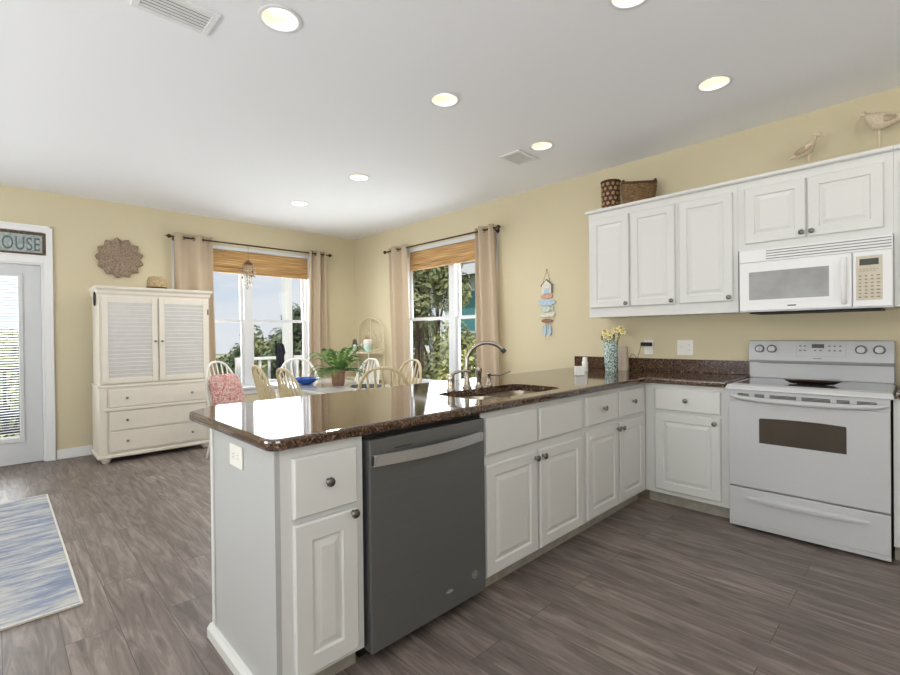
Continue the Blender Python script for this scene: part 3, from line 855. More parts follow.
# cooktop with glass
m = MB()
rings = [[(-0.008, -0.012, .8740), (w + .008, -0.012, .8740), (w + .008, .60, .8740), (-0.008, .60, .8740)],
         [(-0.010, -0.016, .8770), (w + .010, -0.016, .8770), (w + .010, .60, .8770), (-0.010, .60, .8770)],
         [(-0.010, -0.014, .888), (w + .010, -0.014, .888), (w + .010, .60, .888), (-0.010, .60, .888)],
         [(-0.004, 0.004, .903), (w + .004, 0.004, .903), (w + .004, .60, .903), (-0.004, .60, .903)],
         [(0.020, 0.070, .9075), (w - .020, 0.070, .9075), (w - .020, .575, .9075), (0.020, .575, .9075)],
         [(0.023, 0.074, .9055), (w - .023, 0.074, .9055), (w - .023, .572, .9055), (0.023, .572, .9055)]]
m.rings(rings, True, True, True)
ct = m.build('cooktop', 'range_white', root)
m = MB(); m.box(0.024, w - .024, 0.075, .571, .9056, .9068); gl = m.build('glass_top', 'cook_glass', ct)
for bx, by, br in ((0.20, 0.20, .10), (0.56, 0.20, .085), (0.20, 0.44, .075), (0.56, 0.44, .10)):
    pass
# oven door
m = MB()
m.box(0.004, w - .004, -0.004, 0.028, 0.272, 0.805, .006)
od = m.build('oven_door', 'range_white', root)
m = MB()
pz = [(0.168, 0.556), (0.577, 0.556), (0.577, 0.701), (0.572, 0.707), (0.47, 0.7125), (0.372, 0.714), (0.275, 0.7125), (0.173, 0.707), (0.168, 0.701)]
m.prism(pz, lambda x, z: (x, -0.0052, z), lambda x, z: (x, -0.0041, z)); m.build('oven_window', 'oven_glass', od)
m = MB()
n = 20; rings = []
for i in range(n + 1):
    t = i / n; x = 0.010 + t * (w - .020)
    s_ = math.sin(PI * t) ** 0.45 if 0 < t < 1 else 0
    y = -0.006 - 0.036 * s_; zc = 0.838 - 0.022 * s_; h = 0.012 + 0.004 * s_
    rings.append([(x, y + .012, zc - h), (x, y, zc - h * .6), (x, y - .004, zc), (x, y, zc + h * .6), (x, y + .012, zc + h)])
m.rings(rings, True, True, True); m.build('handle', 'range_white', od, smooth=True)
m = MB(); m.box(0.004, w - .004, 0.002, 0.028, .806, .8735); m.build('vent_band', 'range_white', root)
vb = root.children[-1]
for a, b in ((0.055, 0.115), (0.145, 0.195), (0.222, 0.352), (0.378, 0.508), (0.535, 0.59), (0.62, 0.70)):
    m = MB(); m.box(a, b, -0.0005, 0.0019, .8475, .8520); m.box(a, b, -.0005, .0019, .8405, .845); m.box(a, b, -.0005, .0019, .8335, .838); m.build('vent_slots', 'slot_dark', vb)
# storage drawer
m = MB(); m.box(0.004, w - .004, -0.002, 0.028, 0.045, 0.262, .005)
dr = m.build('storage_drawer', 'range_white', root)
m = MB(); m.box(.004, w - .004, .004, .028, .020, .0445); m.build('drawer_kick', 'range_white', root)
m = MB(); rings = []
for i in range(n + 1):
    t = i / n; x = 0.095 + t * 0.575; s_ = (math.sin(PI * t) ** .3 if 0 < t < 1 else 0)
    h = 0.004 + 0.013 * s_
    rings.append([(x, -.0022, .205 - h), (x, -.004 - .022 * s_, .205 - h * .8), (x, -.004 - .022 * s_, .205 + h * .2), (x, -.0022, .205 + h)])
m.rings(rings, True, True, True); m.build('handle', 'range_white', dr, smooth=True)
# backguard
m = MB()
prof = [(.612, .9035), (.604, .908), (.598, 1.015), (.590, 1.022), (.578, 1.034), (.582, 1.05), (.598, 1.150), (.606, 1.166), (.620, 1.172), (.672, 1.172), (.672, .9035)]
rings = []
for x, k in ((-0.008, .008), (-0.002, 0.0), (0.004, 0), (w - .004, 0), (w + .002, 0), (w + .008, .008)):
    rings.append([(x - .006, y + (k if y < .65 else 0), z - (k if z > 1.16 else 0)) for y, z in prof])
m.rings(rings, True, True, True)
bg = m.build('backguard', 'range_white', root, smooth=True)
m = MB(); m.box(.045, w - .002, .5905, .5975, 1.012, 1.0165); m.build('shadow_strip', 'vent_grey', bg)  # grey strip coloured in as the shadow below the control panel
def slope_y(z): return .582 + (z - 1.05) * (.016 / .10)
def on_panel(m, x0, x1, z0, z1, t=.0012, off=.0003):
    ya, yb = slope_y(z0) - off, slope_y(z1) - off
    m.rings([[(x0, ya, z0), (x1, ya, z0), (x1, yb, z1), (x0, yb, z1)], [(x0, ya - t, z0), (x1, ya - t, z0), (x1, yb - t, z1), (x0, yb - t, z1)]], True, True, True)
for kx in (0.055, 0.128, 0.602, 0.688):
    m = MB(); y = slope_y(1.113)
    m.lathe([(.030, 0), (.030, -.003), (.024, -.004)], (kx, y - .0005, 1.113), 22, 'y'); d_ = m.build('dial_ring', 'print_grey', bg, smooth=True)
    m = MB(); m.lathe([(.022, -.004), (.021, -.018), (.018, -.022), (.0005, -.023)], (kx, y - .0005, 1.113), 22, 'y'); m.box(kx - .004, kx + .004, y - .034, y - .02, 1.095, 1.131, .002); m.build('knob', 'range_white', d_, smooth=True)
m = MB(); 
for b in ((.268, .2695, 1.065, 1.150), (.528, .5295, 1.065, 1.150), (.2695, .528, 1.1485, 1.150), (.2695, .528, 1.065, 1.0665)): on_panel(m, *b)
m.build('panel_outline', 'badge_grey', bg)
m = MB(); on_panel(m, .352, .418, 1.122, 1.148); m.build('clock_display', 'display_dark', bg)
for bx, bz in ((.29, 1.135), (.315, 1.135), (.29, 1.105), (.315, 1.105), (.37, 1.105), (.40, 1.105), (.445, 1.135), (.445, 1.105), (.472, 1.135), (.472, 1.105), (.50, 1.135), (.50, 1.105)):
    m = MB(); on_panel(m, bx - .006, bx + .006, bz - .004, bz + .004); m.build('button', 'print_grey', bg)
m = MB(); 
for q in range(5): on_panel(m, .362 + q * .009, .368 + q * .009, 1.049, 1.054)
m.build('maker_badge', 'slot_dark', bg)
# dish on the cooktop
root = empty('spoon_rest', (-0.515, 3.60, .9075), 6, 'shallow dark brown wooden dish lying on the glass cooktop', 'dish')
m = MB()
rings = []
for sx, sy, z in ((.07, .03, 0), (.11, .045, .004), (.145, .06, .020), (.148, .062, .021), (.14, .056, .020), (.10, .04, .007), (.01, .005, .005)):
    rings.append([(sx * math.cos(2 * PI * i / 28), sy * math.sin(2 * PI * i / 28), z + (.006 * abs(math.cos(2 * PI * i / 28)) ** 4 if sx > .12 else 0)) for i in range(28)])
m.rings(rings, True, True, True); m.build('dish_body', 'dark_wood', root, smooth=True)

# ------------------------------------------------------------------ wall cabinets
YU = 3.6886
GU = 'white wall cabinets'
def crown(root, w, ends=(True, True), z=2.258):
    m = MB()
    x0 = -0.022 if ends[0] else 0.0005; x1 = w + (0.022 if ends[1] else -.0005)
    pr = [(0, 0), (-.020, .004), (-.025, .010), (-.026, .027), (0.0, .027)]
    m.prism(pr, lambda y, zz: (x0, y, z + zz), lambda y, zz: (x1, y, z + zz))
    if ends[0]: m.box(-0.020, -.0003, 0.0003, 0.328, z + .008, z + .027)
    m.build('crown_molding', 'cabinet_white', root)
def wall_cab(name, x, w, z0, label, ends):
    root = empty(name, (x, YU, z0), 0, label, 'cabinet', GU)
    m = MB(); m.box(0, w, 0, YW - YU - .001, 0, 2.285 - z0); m.build('body', 'cabinet_white', root)
    crown(root, w, ends, 2.258 - z0)
    return root
c = wall_cab('wall_cabinet', -2.062, 1.132, 1.372, 'three-door white wall cabinet with two baskets on top', (True, False))
z0 = 1.372
for a, b in ((0.022, 0.360), (0.377, 0.717), (0.748, 1.103)):
    front(c, 'door', a, b, 1.452 - z0, 2.205 - z0, (b - .022, 1.478 - z0))
c = wall_cab('wall_cabinet', -0.929, 0.781, 1.790, 'short two-door white wall cabinet directly above the microwave', (False, False))
z0 = 1.790
front(c, 'door', 0.044, 0.378, 1.832 - z0, 2.205 - z0, (0.358, 1.862 - z0))
front(c, 'door', 0.390, 0.740, 1.832 - z0, 2.205 - z0, (0.410, 1.862 - z0))
c = wall_cab('wall_cabinet', -0.147, 0.60, 1.372, 'tall white wall cabinet cut off by the picture edge, right of the microwave', (False, True))
front(c, 'door', 0.03, 0.57, 1.452 - 1.372, 2.205 - 1.372, (0.055, 1.478 - 1.372))

# ------------------------------------------------------------------ microwave
root = empty('microwave_oven', (-0.908, 3.619, 1.368), 0, 'white over-the-range microwave with beige keypad', 'microwave')
w, h = 0.759, 0.412
m = MB(); m.box(0, w, 0.02, YW - 3.619 - .001, 0, h); m.build('body', 'appliance_white', root)
m = MB(); m.box(0.0, w, 0.004, 0.0195, h - .082, h, .004); gr = m.build('vent_grille', 'appliance_white', root)
for k in range(4):
    z = h - .070 + k * .017
    m = MB(); m.box(.155 - .14 * (k == 99), w - .006, 0.0022, 0.0039, z, z + .0055); m.build('grille_slot', 'vent_grey', gr)
m = MB(); m.box(0.003, 0.583, -0.006, 0.0195, .006, h - .085, .006); md = m.build('door', 'appliance_white', root)
m = MB()
rr = [(0, -.0062), (.022, -.0040), (.022, -.0035)]
m.box(0.028, 0.502, -.0082, -.0062, .055, .290, .0015); wf = m.build('window_frame', 'appliance_white', md)
m = MB(); m.box(0.060, 0.478, -.0092, -.0083, .078, .262); m.build('window', 'micro_glass', wf)
m = MB(); m.tube([(.548, -.007, .03), (.548, -.028, .055), (.548, -.034, .16), (.548, -.028, .27), (.548, -.007, .30)], [.011] * 5, 10, flat=(1, 1.25)); m.build('handle', 'appliance_white', md, smooth=True)
m = MB(); m.box(.27, .315, -.0068, -.0061, .030, .037); m.build('maker_badge', 'slot_dark', md)
m = MB(); m.box(0.586, w - .001, -0.006, 0.0195, .006, h - .085, .006); cp = m.build('control_section', 'appliance_white', root)
m = MB(); m.box(.602, .716, -.0078, -.0062, .044, .300, .0006); kp = m.build('keypad', 'micro_panel', cp)
m = MB(); m.box(.617, .700, -.0086, -.0079, .246, .283); m.build('clock_display', 'display_dark', kp)
for j in range(7):
    for i in range(4):
        if j == 5 and i in (0, 2): pass
        x = .619 + i * .0265; z = .062 + j * .0205
        m = MB(); m.box(x - (.006 if i < 3 else .008), x + (.006 if i < 3 else .008), -.0084, -.0079, z - .0035, z + .0035); m.build('button', 'button_tan', kp)
m = MB()
for q in range(6): m.box(.617 + q * .0145, .626 + q * .0145, -.0084, -.0079, .222, .225)
for q in range(5): m.box(.617 + q * .0145, .628 + q * .0145, -.0084, -.0079, .212, .215)
m.build('keypad_print', 'button_tan', kp)
m = MB(); m.box(.05, w - .05, .05, .34, -.012, -.0005, .003); m.build('underside_vent', 'black', root)

# ------------------------------------------------------------------ things on top of the wall cabinets
ZT = 2.2855
root = empty('woven_cylinder', (-1.935, 3.84, ZT), 0, 'tall dark woven cylinder vase at the left end of the cabinet top', 'vase')
m = MB(); m.lathe([(.068, 0), (.071, .02), (.074, .13), (.076, .245), (.078, .26), (.070, .262), (.068, .24), (.066, .02)], n=28); m.build('vase_wall', 'weave_dark', root, smooth=True)
m = MB()
for k in range(6):
    z = .025 + k * .041
    for i in range(11):
        a = 2 * PI * (i + .5 * (k % 2)) / 11
        rr = .0725 + z * .015
        M_ = Matrix.Rotation(a, 4, 'Z') @ Matrix.Translation((rr, 0, z)) @ Matrix.Rotation(R(20 if (i + k) % 2 else -20), 4, 'X')
        m.box(-.002, .0045, -.012, .012, -.013, .013, .002, M=M_)
m.build('weave_chips', 'weave_light', root)
m = MB(); m.tube([(.077 * math.cos(2 * PI * i / 28), .077 * math.sin(2 * PI * i / 28), .258) for i in range(28)], .008, 8, closed=True); m.build('rim', 'weave_dark', root, smooth=True)

BKS = 0.93
root = empty('wicker_basket', (-1.690, 3.845, ZT), 38, 'oval brown wicker basket with rolled rim on the cabinet top', 'basket')
m = MB(); m.sm = True
def bring(rx, ry, z, wob=0.0): return [(rx * math.cos(2 * PI * i / 48) * (1 + wob * math.cos(24 * PI * i / 48 * 2)), ry * math.sin(2 * PI * i / 48) * (1 + wob * math.cos(24 * PI * i / 48 * 2)), z + 0.022 * (abs(math.cos(2 * PI * i / 48)) ** 3) * (z / .15)) for i in range(48)]
rings = [bring(.11, .082, 0)]
for k in range(15):
    t = k / 14; z = .004 + t * .165
    rings.append(bring(.113 + .034 * math.sin(t * 1.9) + (.004 if k % 2 else 0), .085 + .026 * math.sin(t * 1.9) + (.004 if k % 2 else 0), z, .012 * (1 if k % 2 else -1)))
rings.append(bring(.132, .098, .166)); rings.append(bring(.088, .066, .012))
m.rings(rings, True, True, True); m.build('basket_body', 'basket_brown', root)
m = MB(); m.tube(bring(.142, .112, .172), .011, 8, closed=True); m.build('rim', 'basket_rim', root, smooth=True)
for sx in (-1, 1):
    m = MB(); m.tube([(sx * .126, .045, .188), (sx * .136, .03, .212), (sx * .138, 0, .220), (sx * .136, -.03, .212), (sx * .126, -.045, .188)], .009, 8); m.build('handle', 'basket_rim', root, smooth=True)

root.scale = (BKS, BKS, 1.0)

def shorebird(name, loc, rz, s, label, head, body):
    root = empty(name, loc, rz, label, 'bird figurine', 'carved wooden shorebirds')
    # local x = towards the head
    m = MB(); m.sm = True
    rings = []
    for (x, z, ry, rzz) in body:
        rings.append([(x * s, ry * s * math.cos(2 * PI * i / 16), (z + rzz * math.sin(2 * PI * i / 16)) * s) for i in range(16)])
    m.rings(rings, True, True, True)
    m.build('bird_body', 'bird_wood', root, smooth=True)
    hx, hz, tilt, bl = head
    m = MB(); m.ball((hx * s, 0, hz * s), .0165 * s, 14, (1.25, .9, 1.0)); 
    m.tube([(hx * s + .015 * s, 0, hz * s), (hx * s + bl * s * math.cos(tilt), 0, hz * s + bl * s * math.sin(tilt))], [.0075 * s, .0016 * s], 8); m.build('head_and_bill', 'bird_wood', root, smooth=True)
    m = MB()
    for sy in (-1, 1):
        m.ball((-0.028 * s, sy * body[3][2] * .80 * s, (body[2][1] + body[3][1]) * .5 * s), .030 * s, 12, (1.8, .26, .7), M=Matrix.Rotation(-math.atan2(body[4][1] - body[1][1], body[4][0] - body[1][0]) * .8, 3, 'Y'))
    m.build('wing', 'bird_wing', root, smooth=True)
    m = MB(); m.cyl((0.0, 0, .0), (0.0, 0, (body[3][1] - .02) * s), .006 * s, n=8); m.build('leg', 'bird_wood', root, smooth=True)
    m = MB(); m.box(-.022 * s, .022 * s, -.018 * s, .018 * s, 0, .006 * s, .002); m.build('stand', 'bird_wood', root)
    return root
bodyA = [(-.108, .106, .006, .004), (-.084, .114, .017, .013), (-.050, .130, .034, .030), (-.012, .146, .041, .040), (.016, .164, .036, .038), (.030, .188, .025, .027), (.038, .210, .017, .018), (.042, .224, .012, .011)]
shorebird('shorebird_figurine', (-0.556, 3.845, ZT), 0, 1.0, 'smaller carved wooden shorebird facing right on the cabinet top', (.046, .228, R(-30), .055), bodyA)
bodyB = [(-.135, .198, .007, .005), (-.108, .203, .023, .016), (-.060, .209, .043, .036), (-.008, .212, .053, .054), (.032, .222, .047, .052), (.053, .246, .031, .035), (.064, .268, .020, .021), (.070, .281, .013, .011)]
shorebird('shorebird_figurine', (-0.216, 3.845, ZT), 180, 1.0, 'larger carved wooden shorebird facing left above the microwave keypad', (.074, .282, R(-62), .052), bodyB)

# ------------------------------------------------------------------ outlets, switches
def plate(name, loc, rz, w, h, label, cat, gangs):
    root = empty(name, loc, rz, label, cat)
    m = MB(); m.box(-w / 2, w / 2, -.006, -.0005, -h / 2, h / 2, .003); p = m.build('cover_plate', 'plate_white', root)
    for gx, kind in gangs:
        if kind == 'h':
            for sx in (-1, 1):
                m = MB(); m.box(gx + sx * .021 - .014, gx + sx * .021 + .014, -.0075, -.0061, -.015, .015, .0008); s_ = m.build('socket', 'plate_white', root)
                m = MB(); m.box(gx + sx * .021 - .004, gx + sx * .021 + .005, -.0079, -.0074, -.007, -.005); m.box(gx + sx * .021 - .004, gx + sx * .021 + .005, -.0079, -.0074, .005, .007); m.build('slots', 'slot_dark', s_)
        elif kind == 'o':
            for sz in (-1, 1):
                m = MB(); m.box(gx - .015, gx + .015, -.0075, -.0061, sz * .021 - .014, sz * .021 + .014, .0008); s_ = m.build('socket', 'plate_white', root)
                m = MB(); m.box(gx - .007, gx - .005, -.0079, -.0074, sz * .021 - .003, sz * .021 + .006); m.box(gx + .005, gx + .007, -.0079, -.0074, sz * .021 - .003, sz * .021 + .006); m.build('slots', 'slot_dark', s_)
        else:
            m = MB(); m.box(gx - .008, gx + .008, -.0068, -.0061, -.014, .014); m.box(gx - .005, gx + .005, -.016, -.0069, -.002, .010, .001); m.build('toggle', 'slot_dark' if kind == 'd' else 'plate_white', root)
    return root
plate('wall_outlet', (-1.395, YW, 1.113), 0, .122, .122, 'white double plate with switches on the wall left of the range', 'switch plate', [(-.03, 's'), (.03, 'o')])
plate('wall_outlet', (-1.69, YW, 1.112), 0, .078, .122, 'white outlet on the kitchen wall with black charger plugged in', 'outlet', [(0, 'o')])
root = empty('charger', (-1.70, YW - .0085, 1.137), 0, 'black charger plugged into the outlet behind the flower vase', 'charger')
m = MB(); m.box(-.042, .042, -.045, 0, -.015, .017, .006); m.build('charger_block', 'black', root)
plate('wall_outlet', (-1.785, 0.6305, 0.800), 0, .122, .080, 'white outlet on the end panel of the peninsula', 'outlet', [(0, 'h')])
root = empty('charging_cord', (-1.735, 3.97, .915), 0, 'thin dark cord looping down from the charger to the counter', 'cord')
m = MB(); m.tube([(-.005, .005, .215), (-.012, -.01, .16), (-.03, -.015, .10), (-.065, -.01, .14), (-.085, -.01, .13), (-.11, -.02, .08), (-.10, -.03, .03), (-.05, -.05, .004), (0, -.08, .004), (.02, -.05, .004), (-.01, -.035, .004), (-.06, -.055, .006)], .0028, 6); m.build('cord', 'stem_green', root, smooth=True)

# ------------------------------------------------------------------ counter things
VX, VY = -1.892, 3.735
root = empty('flower_vase', (VX, VY, .9145), 0, 'speckled teal and white glass vase on the corner of the counter', 'vase')
m = MB(); m.lathe([(.048, 0), (.050, .006), (.046, .018), (.051, .03), (.055, .08), (.057, .16), (.058, .235), (.060, .25), (.056, .25), (.053, .16), (.050, .07), (.042, .03)], n=28); m.build('vase_glass', 'vase_glass', root, smooth=True)
rnd = random.Random(5)
fl = [(-.055, .005, .335), (-.03, -.03, .300), (.0, -.02, .285), (.015, -.035, .315), (.045, .0, .345), (.085, .01, .355), (.105, -.01, .330), (-.005, .03, .33), (.06, .03, .31)]
for i, (ax, ay, az) in enumerate(fl):
    r_ = empty('daffodil', (VX, VY, .9145), 0, None, 'flower', 'daffodils in the teal vase')
    r_['label'] = 'pale yellow daffodil standing in the speckled teal vase'
    m = MB(); m.tube([(ax * .15, ay * .3, .06), (ax * .35, ay * .5, .18), (ax * .85, ay, az - .02), (ax, ay, az)], .003, 6); m.build('stem', 'stem_green', r_, smooth=True)
    dirv = V(ax * 3 + .1, -0.5 + ay * 3, .35).normalized()
    q = dirv.to_track_quat('Z', 'Y').to_matrix().to_4x4(); T_ = Matrix.Translation((ax, ay, az)) @ q
    m = MB(); m.sm = True
    for k in range(6):
        a = 2 * PI * k / 6
        M_ = T_ @ Matrix.Rotation(a, 4, 'Z') @ Matrix.Rotation(R(-12), 4, 'Y')
        pts = [(0, 0, 0), (.012, -.009, .002), (.024, -.009, .004), (.034, 0, .006), (.024, .009, .004), (.012, .009, .002)]
        m.prism([(p[0], p[1]) for p in pts], lambda u, v: M_ @ V(u, v, 0.0), lambda u, v: M_ @ V(u, v, .0012))
    m.build('petals', 'petal', r_)
    m = MB(); m.lathe([(.004, 0), (.009, .008), (.012, .018), (.010, .017), (.006, .006)], n=12, M=T_); m.build('trumpet', 'petal_core', r_, smooth=True)
m = MB()
root = empty('leaf_sprig', (VX, VY, .9145), 0, 'dark leafy sprig leaning out at the left of the flower vase', 'sprig')
for ax, az in ((-.075, .285), (-.055, .30), (.03, .29)):
    m.tube([(ax * .2, -.01, .08), (ax * .6, -.01, .22), (ax, -.012, az)], [.003, .003, .002], 6)
    m.ball((ax, -.012, az), .014, 8, (.6, .4, 1.8))
m.build('sprig_leaves', 'stem_green', root, smooth=True)
root = empty('tapered_canister', (-1.862, 3.90, .9145), 0, 'smooth pale tapered canister standing behind the flower vase', 'canister')
m = MB()
m.rings([[(x * s1, y * s1, z) for x, y in rrect(-.042, .042, -.03, .03, .02, 4)] for s1, z in ((1.0, 0), (1.02, .01), (.92, .12), (.80, .195), (.72, .205))], True, True, True); m.build('canister_body', 'canister', root, smooth=True)
root = empty('ceramic_block', (-1.880, 3.20, .9145), 45, 'small white square ceramic block on the counter, left of the vase', 'ceramic block')
m = MB(); m.box(-.035, .035, -.02, .02, 0, .072, .006); m.build('block_body', 'ceramic', root)
root = empty('salt_shaker', (-2.06, 3.60, .9145), 0, 'small white shaker with metal cap near the backsplash end', 'shaker')
m = MB(); m.lathe([(.026, 0), (.028, .005), (.024, .05), (.027, .075), (.020, .09)], n=20); m.build('shaker_body', 'ceramic', root, smooth=True)
m = MB(); m.lathe([(.021, .0905), (.022, .10), (.018, .118), (.001, .122)], n=20); m.build('shaker_cap', 'ceramic', root, smooth=True)

# ------------------------------------------------------------------ hanging beach sign on the kitchen wall
root = empty('hanging_beach_sign', (-2.715, YW - .004, 1.89), 0, 'string of small painted beach shapes hanging on the yellow wall', 'wall hanging')
m = MB(); m.tube([(-.045, -.006, -.135), (0, -.006, 0), (.045, -.006, -.135)], .002, 6); m.cyl((0, 0, 0), (0, -.012, 0), .004)
for sx in (-.02, .02): m.tube([(sx, -.006, -.24), (sx, -.006, -.72)], .0012, 5)
m.build('twine', 'twine', root)
def plaque(name, poly, mat, z, th=.012):
    m = MB(); m.prism(poly, lambda u, v: (u, -.014, z + v), lambda u, v: (u, -.014 + th, z + v)); return m.build(name, mat, root)
def ell(a, b, n=20): return [(a * math.cos(2 * PI * i / n), b * math.sin(2 * PI * i / n)) for i in range(n)]
plaque('beach_hut', [(-.055, -.06), (.055, -.06), (.055, .035), (0, .075), (-.055, .035)], 'sign_white', -.185)
m = MB(); m.box(-.03, .03, -.016, -.0142, -.245, -.195); m.build('hut_door', 'sign_blue', root)
m = MB(); m.tube([(-.068, -.009, -.165), (0, -.009, -.105), (.068, -.009, -.165)], .008, 6); m.tube([(.062, -.009, -.165), (.062, -.009, -.245)], .006, 6); m.build('hut_roof', 'sign_roof', root)
plaque('red_board', ell(.07, .022), 'sign_red', -.275)
plaque('surfboard', ell(.105, .032), 'sign_blue', -.335)
plaque('fish', [(-.075, .0), (-.04, .026), (.02, .026), (.05, .008), (.078, .022), (.078, -.022), (.05, -.008), (.02, -.03), (-.04, -.026)], 'sign_teal', -.400)
plaque('arrow_board', [(-.085, -.018), (.06, -.018), (.1, .004), (.085, .022), (-.085, .016)], 'sign_white', -.463)
plaque('driftwood_board', ell(.066, .020), 'sign_brown', -.522)
for sx in (-1, 1):
    plaque('flip_flop', [(p[0] + sx * .028, p[1]) for p in ell(.024, .056)], 'sign_blue' , -.615)
m = MB()
for sx in (-1, 1): m.tube([(sx * .028 - .017, -.0165, -.60), (sx * .028, -.018, -.578), (sx * .028 + .017, -.0165, -.60)], .003, 5)
m.build('flip_flop_strap', 'sign_white', root)

# ------------------------------------------------------------------ ceiling lights and vents
CLAB = ['recessed ceiling light nearest the large air vent at the top left', 'recessed ceiling light over the peninsula in the middle of the ceiling', 'recessed ceiling light over the range corner, nearest the wall cabinets',
        'recessed ceiling light next to the small square air vent', 'recessed ceiling light over the near end of the dining table', 'farthest recessed ceiling light, over the dining window side',
        'recessed ceiling light cut off by the top picture edge', 'recessed ceiling light over the counter right of the range']
def can_light(i, x, y):
    root = empty('ceiling_light', (x, y, ZC), 0, CLAB[i], 'ceiling light', 'recessed ceiling lights')
    m = MB(); m.lathe([(.081, .012), (.080, -.001), (.097, -.001), (.099, -.004), (.094, -.006), (.082, -.005), (.0785, 0), (.0785, .012)], n=36, cap=False); m.build('trim_ring', 'vent_white', root, smooth=True)
    m = MB(); m.lathe([(.0785, .0), (.074, .03), (.062, .07)], n=36, cap=False); m.build('baffle', 'baffle', root, smooth=True)
    m = MB(); m.lathe([(.062, .0705), (.060, .062), (.048, .054), (.02, .049), (.0005, .048)], n=32); m.build('bulb', 'lens', root, smooth=True)
    lp = lamp('can_lamp', 'SPOT', (x, y, ZC - .012), (0, 0, -1), 42 if i in (4, 5) else 7 if i == 7 else 3, (1.0, .96, .9), spot_size=R(172), spot_blend=0.6, shadow_soft_size=.06)
for i, (x, y) in enumerate(CANS): can_light(i, x, y)
def ceil_vent(name, x0, x1, y0, y1, ns, label):
    root = empty(name, ((x0 + x1) / 2, (y0 + y1) / 2, ZC), 0, label, 'air vent', 'ceiling air vents')
    a, b = (x1 - x0) / 2, (y1 - y0) / 2; f = .028
    m = MB()
    m.box(-a, a, -b, -b + f, -.009, -.0005, .002); m.box(-a, a, b - f, b, -.009, -.0005, .002); m.box(-a, -a + f, -b + f, b - f, -.009, -.0005, .002); m.box(a - f, a, -b + f, b - f, -.009, -.0005, .002)
    m.build('vent_frame', 'vent_white', root)
    m = MB(); m.box(-a + f, a - f, -b + f, b - f, -.0025, -.0005); m.build('backing', 'slot_dark', root)
    for k in range(ns):
        x = -a + f + (k + .5) * (2 * a - 2 * f) / ns
        M_ = Matrix.Translation((x, 0, -.006)) @ Matrix.Rotation(R(-22), 4, 'Y')
        m = MB(); m.box(-.0058, .0058, -b + f, b - f, -.0008, .0008, M=M_); m.build('slat', 'vent_white', root)
ceil_vent('ceiling_vent', -2.49, -2.295, 0.445, 0.765, 6, 'long slatted air vent in the ceiling at the upper left')
ceil_vent('ceiling_vent', -2.535, -2.325, 3.06, 3.335, 8, 'small square slatted air vent in the ceiling by the kitchen wall')

# ------------------------------------------------------------------ armoire
AX = -5.68   # front plane
root = empty('armoire', (AX, 0.72, 0), 90, 'ivory armoire with louvered doors over three drawers', 'armoire')
AW, AD = 1.00, 0.44
m = MB(); m.box(0.0, AW, 0.0, AD, .775, 1.675); m.build('upper_case', 'ivory', root)
m = MB(); m.box(-.012, AW + .012, -.012, AD, .085, .745); m.build('lower_case', 'ivory', root)
m = MB(); m.box(-.024, AW + .024, -.024, AD, .7455, .7745, .008); m.build('waist_molding', 'ivory', root)
m = MB()
rings = [[(-k, -k, z), (AW + k, -k, z), (AW + k, AD, z), (-k, AD, z)] for k, z in ((0.004, 1.6755), (.012, 1.69), (.016, 1.715), (.032, 1.735), (.034, 1.755), (.026, 1.76))]
m.rings(rings, True, True, True); m.build('cornice', 'ivory', root)
m = MB()
rings = [[(-k, -k, z), (AW + k, -k, z), (AW + k, AD, z), (-k, AD, z)] for k, z in ((.018, .0845), (.030, .075), (.030, .055), (.018, .05))]
m.rings(rings, True, True, True); m.build('base_molding', 'ivory', root)
for fx_ in (.045, AW - .045):
    for fy_ in (.035, AD - .045):
        m = MB(); m.lathe([(.028, 0), (.034, .012), (.045, .03), (.040, .042), (.05, .0495)], (fx_, fy_, 0), 16); m.build('foot', 'ivory', root, smooth=True)
def louver_door(x0, x1, kx):
    z0, z1 = .79, 1.655; f = .052
    m = MB()
    m.box(x0, x0 + f, -.022, -.001, z0, z1, .003); m.box(x1 - f, x1, -.022, -.001, z0, z1, .003); m.box(x0 + f, x1 - f, -.022, -.001, z0, z0 + .05, .003); m.box(x0 + f, x1 - f, -.022, -.001, z1 - f, z1, .003)
    d = m.build('door', 'ivory', root)
    m = MB(); nl = 19
    m.box(x0 + f, x1 - f, -.004, -.0012, z0 + .05, z1 - f)
    for k in range(nl):
        zc = z0 + .05 + (k + .5) * (z1 - f - z0 - .05) / nl
        M_ = Matrix.Translation(((x0 + x1) / 2, -.012, zc)) @ Matrix.Rotation(R(28), 4, 'X')
        m.box(-(x1 - x0) / 2 + f, (x1 - x0) / 2 - f, -.0035, .0035, -.022, .022, .002, M=M_)
    m.build('louvers', 'ivory_louver', d)
    knob_mesh(kx, 1.205, -.022, .013).build('knob', 'knob_teal', d, smooth=True)
    return d
louver_door(.018, .494, .470)
d_ = louver_door(.508, .984, .532)
m = MB(); m.box(.978, .990, -.024, -.0225, 1.49, 1.55); m.build('hinge', 'hinge_dark', d_)
for z0, z1 in ((.555, .722), (.322, .512), (.108, .306)):
    m = MB(); m.box(.068, .955, -.026, -.013, z0, z1, .004); d_ = m.build('drawer', 'ivory', root)
    for kx in (.215, .808): knob_mesh(kx, (z0 + z1) / 2, -.026, .013).build('knob', 'knob_teal', d_, smooth=True)
m = MB(); m.box(.025, .975, -.034, -.0125, .516, .545, .006); m.build('rail', 'ivory', root)
for xa, xb in ((-.010, .05), (.959, 1.005)):
    m = MB(); m.box(xa, xb, -.022, -.0125, .09, .7445, .004); m.build('pilaster', 'ivory', root)
